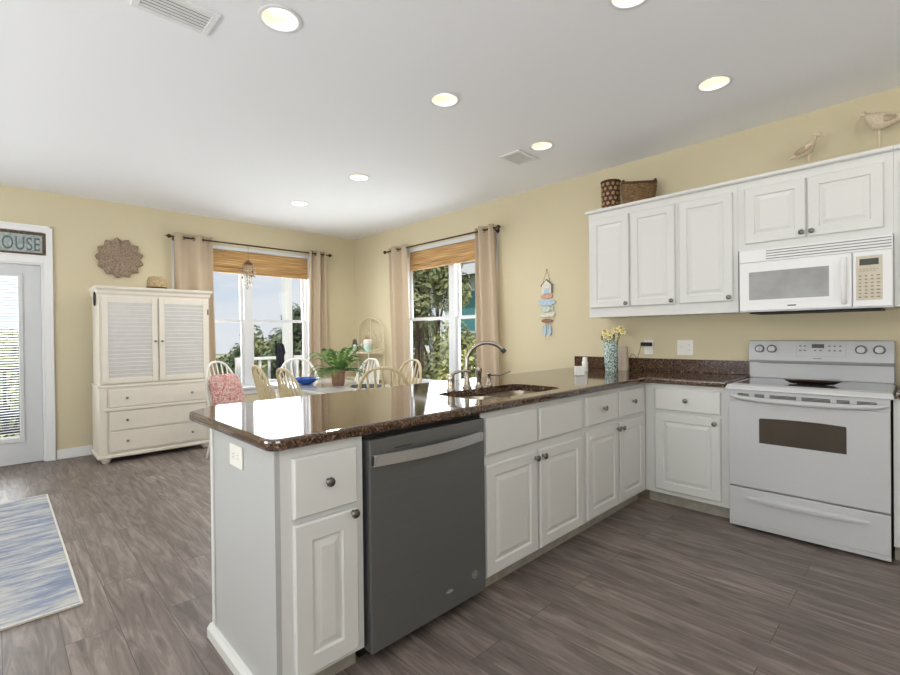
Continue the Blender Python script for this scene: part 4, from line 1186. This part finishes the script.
# ring ornament hanging on the armoire side
root = empty('hanging_ornament', (-5.80, 0.7105, 1.70), 0, 'dark beaded loop hanging on the upper left side of the armoire', 'ornament')
m = MB(); m.tube([(.03 * math.sin(2 * PI * i / 24), -.008, -.065 + .065 * math.cos(2 * PI * i / 24)) for i in range(24)], .008, 6, closed=True); m.build('loop', 'hinge_dark', root, smooth=True)
# straw hat
root = empty('straw_hat', (-5.93, 1.27, 1.7605), 0, 'small straw hat with dark band resting on top of the armoire', 'hat')
m = MB()
def hring(rx, ry, z): return [(ry * math.cos(2 * PI * i / 28), rx * math.sin(2 * PI * i / 28), z) for i in range(28)]
m.rings([hring(.150, .120, .012), hring(.145, .115, .010), hring(.10, .085, .006), hring(.098, .083, .02), hring(.092, .078, .11), hring(.08, .066, .142), hring(.05, .04, .150), hring(.01, .01, .144)], True, False, True)
m.build('hat_body', 'hat_straw', root, smooth=True)
m = MB(); m.rings([hring(.1005, .0855, .010), hring(.1005, .0855, .034), hring(.0975, .0825, .034), ], True); m.build('hat_band', 'hat_band', root, smooth=True)
# shell plaque
root = empty('shell_wall_plaque', (XL + .001, 0.985, 2.122), 0, 'grey-brown scalloped woven shell plaque on the wall above the armoire', 'wall plaque')
m = MB(); m.sm = True
n = 156; lobes = 13
def sring(r, dep, amp, fold):
    out = []
    for i in range(n):
        a = 2 * PI * i / n
        ph = (lobes * i / n) % 1.0
        tri = 1 - abs(2 * ph - 1)
        rr = r * (1 - amp + amp * tri)
        out.append((dep + fold * tri, rr * math.cos(a), rr * math.sin(a)))
    return out
m.rings([sring(.222, .0, .15, .02), sring(.226, .012, .15, .028), sring(.19, .020, .08, .026), sring(.13, .024, .03, .020), sring(.07, .026, .01, .010), sring(.02, .03, 0, .004), sring(.004, .03, 0, 0)], True, True, True)
m.build('shell_body', 'shell_plaque', root)

# ------------------------------------------------------------------ sign above the door
root = empty('word_sign', (XL + .001, -0.10, 2.083), 90, 'weathered wooden sign with word HOUSE in the transom above the door', 'sign')
m = MB(); m.box(-.46, .468, -.016, 0, 0.0, .224); m.build('board', 'sign_board', root)
m = MB(); m.box(-.46, .468, -.024, -.0162, 0, .020, .003); m.box(-.46, .468, -.024, -.0162, .196, .224, .003); m.box(.440, .468, -.024, -.0162, .020, .196, .003); m.box(-.46, -.432, -.024, -.0162, .020, .196, .003); m.build('sign_frame', 'sign_frame', root)
def sign_text(parent, txt, loc, size, mat, depth, gap):
    x = loc[0]
    for ch in txt:
        cu = bpy.data.curves.new('letter', 'FONT'); cu.body = ch; cu.size = size; cu.extrude = depth; cu.offset = size * .004
        ob = bpy.data.objects.new('letter', cu); COL.objects.link(ob)
        bpy.context.view_layer.update()
        dg = bpy.context.evaluated_depsgraph_get()
        me = bpy.data.meshes.new_from_object(ob.evaluated_get(dg))
        bpy.data.objects.remove(ob)
        xs = [v.co.x for v in me.vertices]; ys = [v.co.y for v in me.vertices]
        x0_, x1_, y1_ = min(xs), max(xs), max(ys)
        bm = bmesh.new(); bm.from_mesh(me)
        mb = MB(); mb.bm.free(); mb.bm = bm
        # serif bars
        t = size * .045; sl = size * .05
        def ser(cx, cy, hw): mb.box(cx - hw, cx + hw, cy - t / 2, cy + t / 2, -depth, depth)
        st = size * .06
        if ch == 'H':
            for cx in (x0_ + st * .8, x1_ - st * .8):
                ser(cx, t / 2, st + sl * .7); ser(cx, y1_ - t / 2, st + sl * .7)
        if ch == 'U':
            for cx in (x0_ + st * .8, x1_ - st * .8): ser(cx, y1_ - t / 2, st + sl * .7)
        if ch == 'E':
            ser(x0_ + st * .4, t / 2, st + sl * .4); ser(x0_ + st * .4, y1_ - t / 2, st + sl * .4)
            mb.box(x1_ - t, x1_, 0, size * .17, -depth, depth); mb.box(x1_ - t, x1_, y1_ - size * .17, y1_, -depth, depth)
        if ch == 'S':
            mb.box(x1_ - t * 1.4, x1_ - t * .4, y1_ - size * .2, y1_, -depth, depth); mb.box(x0_ + t * .4, x0_ + t * 1.4, 0, size * .2, -depth, depth)
        ww = x1_ - x0_
        for v in mb.bm.verts:
            v.co = V(x + (v.co.x - x0_) * .66, loc[1] - v.co.z, loc[2] + v.co.y * 1.12)
        mb.build('letter', mat, parent)
        x += ww * .66 + gap
sign_text(root, 'HOUSE', (.066, -.0172, .040), .166, 'sign_letter', .001, .015)

# ------------------------------------------------------------------ rug
root = empty('area_rug', (-3.82, -0.70, 0), 0, 'blue and cream streaked area rug on the plank floor', 'rug')
m = MB(); m.box(-1.053, 1.053, -.95, .964, .0005, .012, .003); m.build('rug_field', 'rug_weave', root)
m = MB(); m.box(-1.065, 1.065, .964, .975, .0005, .0125, .003); m.box(-1.065, 1.065, -.96, -.95, .0005, .0125, .003); m.box(-1.065, -1.053, -.95, .964, .0005, .0125, .003); m.box(1.053, 1.065, -.95, .964, .0005, .0125, .003); m.build('rug_binding', 'rug_border', root)

# ------------------------------------------------------------------ dining table and chairs
TX0, TX1, TY0, TY1 = -4.88, -3.46, 2.0, 2.80
root = empty('dining_table', ((TX0 + TX1) / 2, (TY0 + TY1) / 2, 0), 0, 'glossy white dining table with chairs around it', 'table')
a, b = (TX1 - TX0) / 2, (TY1 - TY0) / 2
m = MB()
rings = [[(x * k / .3, y * k / .3, z) for x, y in rrect(-a, a, -b, b, .12)] for k, z in ((.296, .715), (.3, .722), (.3, .743), (.297, .75))]
m.rings(rings, True, True, True); m.build('tabletop', 'table_white', root, smooth=True)
m = MB(); m.box(-a + .10, a - .10, -b + .10, b - .10, .64, .7145); m.build('apron', 'chair_white', root)
for sx in (-1, 1):
    m = MB(); m.lathe([(.05, .06), (.055, .10), (.035, .16), (.05, .30), (.058, .45), (.04, .56), (.06, .62), (.06, .6395)], (sx * .24, 0, 0), 18); m.build('pedestal', 'chair_white', root, smooth=True)
    m = MB(); m.box(sx * .24 - .04, sx * .24 + .04, -.26, .26, 0, .0595, .012); m.build('foot', 'chair_white', root)

def windsor(name, loc, rz, mat, label, sc=1.0, wide=1.0, hh=1.0):
    root = empty(name, loc, rz, label, 'chair', 'windsor dining chairs')
    root.scale = (sc * wide, sc, sc * hh)
    m = MB()
    seat = [(.215 * math.cos(t) * (1 + .06 * math.sin(t)), .205 * math.sin(t)) for t in [2 * PI * i / 28 for i in range(28)]]
    m.rings([[(x * k, y * k, z) for x, y in seat] for k, z in ((.86, .425), (.97, .43), (1.0, .442), (.99, .455), (.93, .46), (.6, .450), (.02, .447))], True, True, True); m.build('seat', mat, root, smooth=True)
    for sx in (-1, 1):
        for sy in (-1, 1):
            tp = V(sx * .13, sy * .12, .426); bt = V(sx * .195, sy * .19 - (.02 if sy < 0 else 0), 0)
            m = MB(); m.tube([bt, bt.lerp(tp, .15), bt.lerp(tp, .35), bt.lerp(tp, .55), bt.lerp(tp, .75), tp], [.010, .013, .017, .013, .018, .013], 8); m.build('leg', mat, root, smooth=True)
    m = MB(); m.cyl((-.168, -.165, .18), (-.168, .160, .18), .009, n=8); m.cyl((.168, -.165, .18), (.168, .160, .18), .009, n=8); m.cyl((-.168, 0, .18), (.168, 0, .18), .009, n=8); m.build('stretcher', mat, root, smooth=True)
    # hoop
    pts = []
    def hoop(t):
        # t 0..1 from left foot to right foot
        a = PI * (1 - t)
        x = .205 * math.copysign(abs(math.cos(a)) ** .75, math.cos(a)); z = .46 + .515 * (abs(math.sin(a)) ** .85)
        y = -.13 - (z - .45) * .26 - .03 * (1 - (x / .205) ** 2)
        return V(x, y, z)
    m = MB(); m.tube([hoop(i / 30) for i in range(31)], .0125, 8); m.build('hoop', mat, root, smooth=True)
    for k in range(7):
        x = (k - 3) * .045
        xt = (k - 3) * .056
        # top of spindle on hoop
        best = min((hoop(i / 200) for i in range(201)), key=lambda p: abs(p.x - xt) + (10 if p.z < .6 else 0))
        bt = V(x, -.155 + .02 * (abs(k - 3) / 3), .452)
        m = MB(); m.tube([bt, bt.lerp(best, .3), bt.lerp(best, .48), bt.lerp(best, .62), bt.lerp(best, .8), best], [.006, .007, .014, .015, .008, .006], 8, flat=(.45, 1.0) if False else None)
        for v in m.bm.verts: pass
        m.build('spindle', mat, root, smooth=True)
    return root
windsor('windsor_chair', (-5.055, 1.79, 0), -68, 'chair_white', 'white hoop-back chair holding the red print cushion, beside the armoire')
windsor('windsor_chair', (-4.32, 2.00, 0), -4, 'chair_cream', 'cream hoop-back chair seen from behind, nearest the red cushion', wide=1.12, hh=.99)
windsor('windsor_chair', (-3.80, 2.01, 0), 0, 'chair_cream', 'cream hoop-back chair seen from behind, just left of the fern', wide=1.15, hh=.99)
windsor('windsor_chair', (-4.875, 2.43, 0), -105, 'chair_white', 'white hoop-back chair at the window end of the table, behind the blue bowl', wide=1.2)
windsor('windsor_chair', (-4.36, 2.72, 0), 180, 'chair_white', 'white hoop-back chair across the table, directly right behind the fern', wide=1.15)
windsor('windsor_chair', (-3.31, 2.445, 0), 46, 'chair_cream', 'cream hoop-back chair at the near table end, beside the dark placemat', wide=1.2, hh=1.0)
windsor('windsor_chair', (-3.83, 2.875, 0), 180, 'chair_cream', 'cream hoop-back chair across the table, in front of the sink window curtain', wide=1.12)
# cushion on the first chair
root = empty('throw_cushion', (-5.055 - .030, 1.79 - .012, .465), -68, 'red and white print cushion propped on the white chair beside the armoire', 'cushion')
m = MB(); m.sm = True
rings = []
nn = 40
for sgn_t in (0.0, .25, .5, .72, .9, 1.0):
    pass
def sq(k, i, n=40):
    t = 2 * PI * i / n; c, s = math.cos(t), math.sin(t)
    p = 4.5
    r = 1 / ((abs(c) ** p + abs(s) ** p) ** (1 / p))
    return (.20 * k * r * c, .20 * k * r * s)
levels = [(.02, -.062), (.4, -.058), (.7, -.045), (.9, -.025), (1.0, 0.0), (.9, .025), (.7, .045), (.4, .058), (.02, .062)]
tilt = Matrix.Rotation(R(17), 4, 'X')
for k, y in levels:
    rings.append([tilt @ V(sq(k, i)[0], y, sq(k, i)[1] + .2) + V(0, -.045, .0) for i in range(nn)])
m.rings(rings, True, True, True); m.build('cushion_body', 'cushion_print', root)

root = empty('blue_bowl', (-4.43, 2.25, .7505), 0, 'cobalt blue bowl on the white dining table left of the fern', 'bowl')
m = MB(); m.lathe([(.05, 0), (.06, .006), (.10, .03), (.135, .062), (.139, .064), (.132, .062), (.095, .034), (.05, .012), (.001, .010)], n=30); m.build('bowl_body', 'blue_bowl', root, smooth=True)
root = empty('placemat', (-3.80, 2.56, .7505), 0, 'dark round placemat on the white dining table right of the fern', 'placemat')
m = MB(); m.lathe([(.155, 0), (.16, .003), (.155, .006), (.001, .006)], n=36); m.build('mat_disc', 'mat_dark', root)

# fern
root = empty('potted_fern', (-4.14, 2.45, .7505), 0, 'green fern in a woven pot on the white dining table', 'potted plant')
m = MB(); m.lathe([(.055, 0), (.062, .01), (.068, .08), (.074, .15), (.070, .152), (.064, .14), (.055, .12)], n=26, cap=True); m.build('pot', 'wicker_pot', root, smooth=True)
m = MB(); m.lathe([(.0635, .128), (.03, .136), (.001, .137)], n=20); m.build('soil', 'soil', root)
rnd = random.Random(11)
m = MB()
for f in range(34):
    az = 2 * PI * f / 34 * 3.0 + rnd.uniform(-.3, .3)
    L_ = rnd.uniform(.22, .36); rise = rnd.uniform(.12, .30) if f % 2 else rnd.uniform(.02, .16)
    droop = rnd.uniform(.06, .18)
    dirh = V(math.cos(az), math.sin(az), 0); side = V(-math.sin(az), math.cos(az), 0)
    pts = []
    for i in range(13):
        t = i / 12
        pts.append(dirh * (.02 + L_ * t * (1 - .15 * t)) + V(0, 0, .13 + rise * math.sin(min(1, t * 1.15) * PI * .5) - droop * t ** 3 + .02 * t))
    m.tube(pts, [.003 - .002 * i / 12 for i in range(13)], 4)
    for i in range(1, 13):
        t = i / 12
        ln = .055 * math.sin(PI * min(1, .12 + .86 * t)) + .008
        d = (pts[min(i + 1, 12)] - pts[i - 1]).normalized()
        for sgn in (-1, 1):
            tip = pts[i] + side * sgn * ln + d * ln * .45 - V(0, 0, .006)
            mid1 = pts[i] + side * sgn * ln * .5 + d * (ln * .05 - .004); mid2 = pts[i] + side * sgn * ln * .55 + d * (ln * .4 + .006) + V(0, 0, .003)
            vs = [m.bm.verts.new(p) for p in (pts[i], mid1, tip, mid2)]
            m.face(vs)
m.build('foliage', 'fern', root, recalc=False)

# crystal hanging from the curtain rod
root = empty('crystal_suncatcher', (RODX + .022, 2.345, 2.413), 0, 'small crystal and bead suncatcher hanging before the dining window', 'suncatcher')
m = MB(); m.tube([(-.0215, 0, .002), (-.010, 0, .008), (0, 0, -.004), (0, 0, -.225)], .0016, 5); m.build('cord', 'bead_dark', root)
m = MB(); m.lathe([(.008, -.185), (.02, -.195), (.055, -.225), (.06, -.235), (.05, -.245), (.01, -.24)], n=18); m.build('top_cap', 'bead_brown', root, smooth=True)
rnd = random.Random(4)
k = 0
for ring_r, zs in ((.085, (-.25, -.42)), (.05, (-.26, -.52)), (.02, (-.28, -.56))):
    cnt = 9 if ring_r > .06 else 6
    for i in range(cnt):
        a = 2 * PI * i / cnt + ring_r * 20
        x, y = ring_r * math.cos(a) * .8, ring_r * math.sin(a)
        zb = zs[1] + rnd.uniform(0, .10)
        m = MB(); m.tube([(x * .6, y * .6, -.238), (x, y, zs[0] - .02), (x, y, zb)], .001, 4)
        z = zs[0] - .03
        while z > zb + .03:
            m.ball((x, y, z), .0075, 6); z -= .034
        m.ball((x, y, zb), .012, 8, (.8, .8, 1.7))
        k += 1
        m.build('bead_strand', 'bead_dark' if k % 4 == 0 else 'crystal', root)
m = MB(); m.ball((0, .045, -.385), .022, 10, (.8, 1.9, .55)); m.build('bead_bird', 'bead_dark', root, smooth=True)

# corner rack
root = empty('corner_rack', (-5.78, 3.84, 0), 0, 'cream iron scrollwork shelf stand in the far room corner', 'shelf stand')
a, b = .33, .13
m = MB()
for sx in (-1, 1):
    m.tube([(sx * a, b, 0), (sx * a, b, 1.22), (sx * a * .93, b, 1.34), (sx * a * .7, b, 1.43), (sx * a * .35, b, 1.48), (0, b, 1.50)], .009, 8)
    m.tube([(sx * a, -b, 0), (sx * a, -b, .99), (sx * a, -b + .03, 1.02), (sx * a, b, 1.05)], .009, 8)
m.build('rack_frame', 'metal_cream', root, smooth=True)
for z in (.25, .62, 1.0):
    m = MB(); m.box(-a - .01, a + .01, -b - .01, b + .01, z - .014, z, .004); m.build('shelf', 'metal_cream', root)
m = MB()
for sx in (-1, 1):
    pts = []
    for i in range(26):
        t = i / 25; r = .10 * (1 - t * .8); th = t * 3.4 * PI
        pts.append((sx * (.15 + r * math.cos(th) - .03), b, 1.23 + r * math.sin(th)))
    m.tube(pts, .006, 6)
    m.tube([(sx * .22, b, 1.22), (sx * .26, b, 1.12), (sx * .20, b, 1.0)], .006, 6)
m.tube([(0, b, 1.0), (0, b, 1.5)], .006, 6)
m.build('scrollwork', 'metal_cream', root, smooth=True)
root = empty('seabird_figurine', (-5.94, 3.80, 1.0005), 20, 'small grey and white figurine at the left on the cream rack shelf', 'figurine', 'ornaments on the rack')
m = MB(); m.lathe([(.03, 0), (.05, .03), (.052, .07), (.035, .12), (.028, .15), (.03, .165), (.02, .185), (.001, .19)], n=16); m.build('figurine_body', 'figure_grey', root, smooth=True)
m = MB(); m.ball((.022, -.035, .06), .034, 12, (1, .7, 1.5)); m.build('breast', 'figure_white', root, smooth=True)
root = empty('lidded_jar', (-5.60, 3.80, 1.0005), 0, 'white and teal jar with dark lid on the cream rack shelf', 'jar', 'ornaments on the rack')
m = MB(); m.lathe([(.05, 0), (.07, .01), (.076, .10), (.07, .12)], n=20); m.build('jar_base', 'figure_teal', root, smooth=True)
m = MB(); m.lathe([(.0705, .1205), (.08, .14), (.082, .20), (.05, .222)], n=20); m.build('jar_neck', 'figure_white', root, smooth=True)
m = MB(); m.ball((-.03, 0, .240), .022, 10, (2.0, 1.2, .7)); m.build('lid', 'figure_brown', root, smooth=True)
root.scale = (.82, .82, .85)
root = empty('glass_ornament', (-5.78, 3.82, 1.0005), 0, 'small clear pale ornament between figurine and jar on the rack', 'ornament', 'ornaments on the rack')
m = MB(); m.lathe([(.03, 0), (.02, .01), (.012, .05), (.03, .08), (.034, .12), (.02, .14)], n=16); m.build('ornament_body', 'crystal', root, smooth=True)

# ------------------------------------------------------------------ outside
GZ = -2.6
m = MB()
nx = 24
g = [[m.bm.verts.new((x, y, GZ + .25 * math.sin(x * .21 + y * .13) + .2 * math.sin(y * .3 - x * .11))) for y in [-60 + 140 * j / 40 for j in range(41)]] for x in [-120 + 140 * i / 40 for i in range(41)]]
for i in range(40):
    for j in range(40): m.face([g[i][j], g[i + 1][j], g[i + 1][j + 1], g[i][j + 1]])
o = m.build('ground', 'dune_ground', smooth=True); tag(o, kind='structure')
# porch deck
DX0 = -8.42
m = MB()
yy = -3.0
while yy < 5.7:
    m.box(DX0, XL - .165, yy, yy + .135, -.10, -.06); yy += .14
m.box(DX0, XL - .165, -3.0, 5.74, -.30, -.1005)
tag(m.build('porch_deck', 'deck_board'), kind='structure')
def porch_post(y, label):
    root = empty('porch_post', (-8.30, y, -.06), 0, label, 'porch post', 'white porch posts')
    m = MB(); m.box(-.07, .07, -.07, .07, 0.0005, 3.1, .006); m.build('post_shaft', 'post_white', root)
    m = MB(); m.box(-.09, .09, -.09, .09, 0.0, .14, .006); m.build('post_base', 'post_white', root)
    return root
porch_post(3.86, 'white porch post seen through the right pane of the dining window')
def railing(y0, y1, label, mat='post_white'):
    root = empty('porch_railing', (-8.30, y0, -.06), 0, label, 'railing', 'porch railings')
    L_ = y1 - y0
    m = MB(); m.box(-.05, .05, 0, L_, .89, .94, .006); m.build('top_rail', mat, root)
    m = MB(); m.box(-.03, .03, 0, L_, .08, .14, .006); m.build('bottom_rail', mat, root)
    n_ = int(L_ / .15)
    for k in range(n_):
        y = (k + .5) * L_ / n_
        m = MB(); m.box(-.018, .018, y - .018, y + .018, .1405, .8895); m.build('baluster', mat, root)
    for y in (.05, L_ - .05):
        m = MB(); m.box(-.045, .045, y - .045, y + .045, 0, .889); m.build('newel', mat, root)
railing(2.93, 3.76, 'white baluster railing beyond the dining window, left of the porch post')
railing(3.96, 5.6, 'white baluster railing beyond the dining window, right of the porch post')
railing(-2.6, 0.9, 'dark baluster railing seen through the door blinds', 'outdoor_dark')
# closed patio umbrella
root = empty('patio_umbrella', (-7.75, 3.47, -.06), 0, 'closed dark navy patio umbrella on the porch', 'umbrella')
m = MB(); m.lathe([(.20, 0), (.20, .04), (.05, .07), (.03, .12)], n=20); m.build('umbrella_base', 'outdoor_dark', root, smooth=True)
m = MB(); m.cyl((0, 0, .12), (0, 0, .35), .02, n=10); m.build('pole', 'outdoor_dark', root, smooth=True)
m = MB(); rings = []
for z, r in ((.30, .075), (.45, .085), (.7, .075), (.92, .062), (.98, .066), (1.02, .085), (1.08, .075), (1.16, .06), (1.19, .02)):
    rings.append([((r * (1 + .12 * math.cos(8 * 2 * PI * i / 48))) * math.cos(2 * PI * i / 48), (r * (1 + .12 * math.cos(8 * 2 * PI * i / 48))) * math.sin(2 * PI * i / 48), z) for i in range(48)])
m.rings(rings, True, True, True); m.build('canopy', 'umbrella_navy', root, smooth=True)
# patio chair seen through the door
root = empty('patio_chair', (-7.45, 0.06, -.06), 180, 'dark metal patio chair seen through the door blinds', 'chair')
m = MB(); m.box(-.22, .22, -.22, .22, .42, .45, .01); m.build('seat', 'outdoor_dark', root)
m = MB()
for k in range(5): m.box(-.20 + k * .09, -.16 + k * .09, .19, .21, .4505, .86)
m.box(-.22, .22, .185, .215, .86, .92, .006); m.build('backrest', 'outdoor_dark', root)
for sx in (-.19, .19):
    for sy in (-.19, .19):
        m = MB(); m.cyl((sx, sy, 0), (sx, sy, .4195), .016, n=8); m.build('leg', 'outdoor_dark', root)

# trees
def tree(name, loc, h, cr, leaf, nleaf, lsize, label, seed, trunk_h=.35, squash=1.0, group='trees outside the house'):
    rnd = random.Random(seed)
    root = empty(name, loc, 0, label, 'tree', group)
    m = MB()
    m.tube([(0, 0, -.3), (rnd.uniform(-.1, .1), rnd.uniform(-.1, .1), h * .3), (rnd.uniform(-.2, .2), rnd.uniform(-.2, .2), h * .6), (0, 0, h * .85)], [.09 * h / 6, .07 * h / 6, .05 * h / 6, .02], 8)
    clumps = []
    for k in range(26):
        a = rnd.uniform(0, 2 * PI); t = rnd.random()
        rr = cr * math.sqrt(rnd.random()) * (1 - .55 * t ** 2) * .8
        clumps.append((V(rr * math.cos(a), rr * math.sin(a), h * (trunk_h + (1 - trunk_h) * t * .9)), cr * rnd.uniform(.22, .4)))
    for c, r in clumps[:9]:
        z0 = h * (trunk_h * .6 + .2 * rnd.random())
        m.tube([(0, 0, z0), (c.x * .5, c.y * .5, (z0 + c.z) / 2 + .1), (c.x, c.y, c.z)], [.05 * h / 6, .035 * h / 6, .012], 5)
    m.build('trunk', 'bark', root, smooth=True)
    m = MB()
    for k in range(int(nleaf * 2.6)):
        c, r = rnd.choice(clumps)
        d = V(rnd.gauss(0, 1), rnd.gauss(0, 1), rnd.gauss(0, 1)).normalized() * r * rnd.random() ** .4
        p = c + V(d.x, d.y, d.z * squash)
        n_ = (d.normalized() + V(rnd.uniform(-.7, .7), rnd.uniform(-.7, .7), rnd.uniform(-.2, 1.0))).normalized()
        u = n_.orthogonal().normalized(); w_ = n_.cross(u)
        an = rnd.uniform(0, 2 * PI); uu = u * math.cos(an) + w_ * math.sin(an); vv = n_.cross(uu)
        s_ = lsize * .62 * rnd.uniform(.6, 1.3)
        m.face([m.bm.verts.new(p + q) for q in (-uu * s_, vv * s_ * .45 + n_ * s_ * .1, uu * s_, -vv * s_ * .45 + n_ * s_ * .1)])
    m.build('foliage', leaf, root, recalc=False)
    return root
def at(px, depth): # ground point below image column px at a given depth (x, y)
    d = FWD + RGT * ((px - 450) / 467.1263)
    return d.x * depth, d.y * depth
def put_tree(px, depth, h, cr, leaf, n, ls, label, seed, **k):
    x, y = at(px, depth)
    return tree('tree', (x, y, GZ), h, cr, leaf, n, ls, label, seed, **k)
# beyond the dining window
put_tree(236, 26, 3.3, 1.5, 'leaf_1', 1300, .22, 'dark low bushy tree in the left pane of the dining window', 21, trunk_h=.1)
put_tree(263, 22, 4.5, 1.5, 'leaf_0', 1500, .20, 'tall olive green tree in the middle of the dining window', 22, trunk_h=.15)
put_tree(277, 19, 3.5, 1.0, 'leaf_1', 900, .18, 'smaller dark tree behind the closed umbrella', 23, trunk_h=.15)
put_tree(299, 13, 4.9, 1.0, 'leaf_1', 1600, .15, 'dark green tree right of the porch post in the dining window', 24, trunk_h=.15)
put_tree(221, 30, 2.4, 1.3, 'leaf_0', 700, .22, 'low grey-green scrub at the left edge of the dining window', 25, trunk_h=.05)
put_tree(248, 34, 2.9, 2.0, 'leaf_3', 900, .26, 'pale distant scrub behind the dining window mullion', 26, trunk_h=.05)
# beyond the door
put_tree(2, 12.5, 4.4, 1.6, 'leaf_2', 1800, .18, 'yellow-green tree behind the door blinds', 27, trunk_h=.1)
put_tree(26, 15, 4.2, 1.6, 'leaf_0', 1300, .2, 'olive tree at the right edge of the door glass', 28, trunk_h=.1)
put_tree(-40, 14, 4.2, 1.8, 'leaf_2', 1300, .2, 'yellow-green tree past the left edge of the door', 29, trunk_h=.1)
# beyond the sink window
put_tree(418, 10.5, 6.6, 1.5, 'leaf_0', 3000, .13, 'large leafy tree filling the left pane of the sink window', 31, trunk_h=.25)
put_tree(436, 12.5, 6.6, 1.3, 'leaf_2', 2200, .15, 'sunlit yellow-green tree beside the sink window mullion', 32, trunk_h=.25)
put_tree(405, 13.5, 6.4, 1.5, 'leaf_3', 1600, .16, 'pale grey-green tree behind the left curtain of the sink window', 33, trunk_h=.2)
put_tree(463, 9.5, 4.3, .9, 'leaf_2', 1500, .11, 'bright yellow-green small tree in front of the teal-windowed house', 34, trunk_h=.2)
put_tree(474, 11.0, 3.4, .9, 'leaf_0', 1000, .12, 'low olive shrub below the teal-windowed house', 35, trunk_h=.05)
put_tree(426, 8.6, 2.9, 1.0, 'leaf_1', 1500, .12, 'dark shrub low in the left pane of the sink window', 36, trunk_h=.05)

# neighbouring house seen through the sink window
hx, hy = at(476, 17)
root = empty('neighbor_house', (hx, hy, GZ), 0, 'pale neighbouring house with teal shutters beyond the sink window', 'house')
m = MB(); m.box(-1.6, 7, 0, 6, -.3, 6.0); m.build('wall', 'house_wall', root)
m = MB(); m.prism([(-2.1, 6.0), (7.4, 6.0), (7.4, 6.25), (2.6, 8.2), (-2.1, 6.25)], lambda x, z: (x, -.6, z), lambda x, z: (x, 6.4, z)); m.build('roof', 'house_roof', root)
m = MB(); m.box(-2.1, 7.4, -.68, -.601, 5.95, 6.3); m.build('fascia', 'post_white', root)
for wx in (-0.4, 2.6, 4.6):
    m = MB(); m.box(wx - .5, wx + .5, -.06, -.001, 3.9, 5.5); f = m.build('window', 'post_white', root)
    m = MB(); m.box(wx - .42, wx + .42, -.075, -.061, 3.98, 5.42); m.build('shutter', 'house_teal', f)
for wx in (-0.4, 2.6):
    m = MB(); m.box(wx - .5, wx + .5, -.06, -.001, 1.2, 2.7); f = m.build('window', 'post_white', root)
    m = MB(); m.box(wx - .42, wx + .42, -.075, -.061, 1.28, 2.62); m.build('shutter', 'house_teal', f)
m = MB(); m.box(-1.75, -1.6, -.15, .0, -.3, 6.0); m.build('corner_board', 'post_white', root)
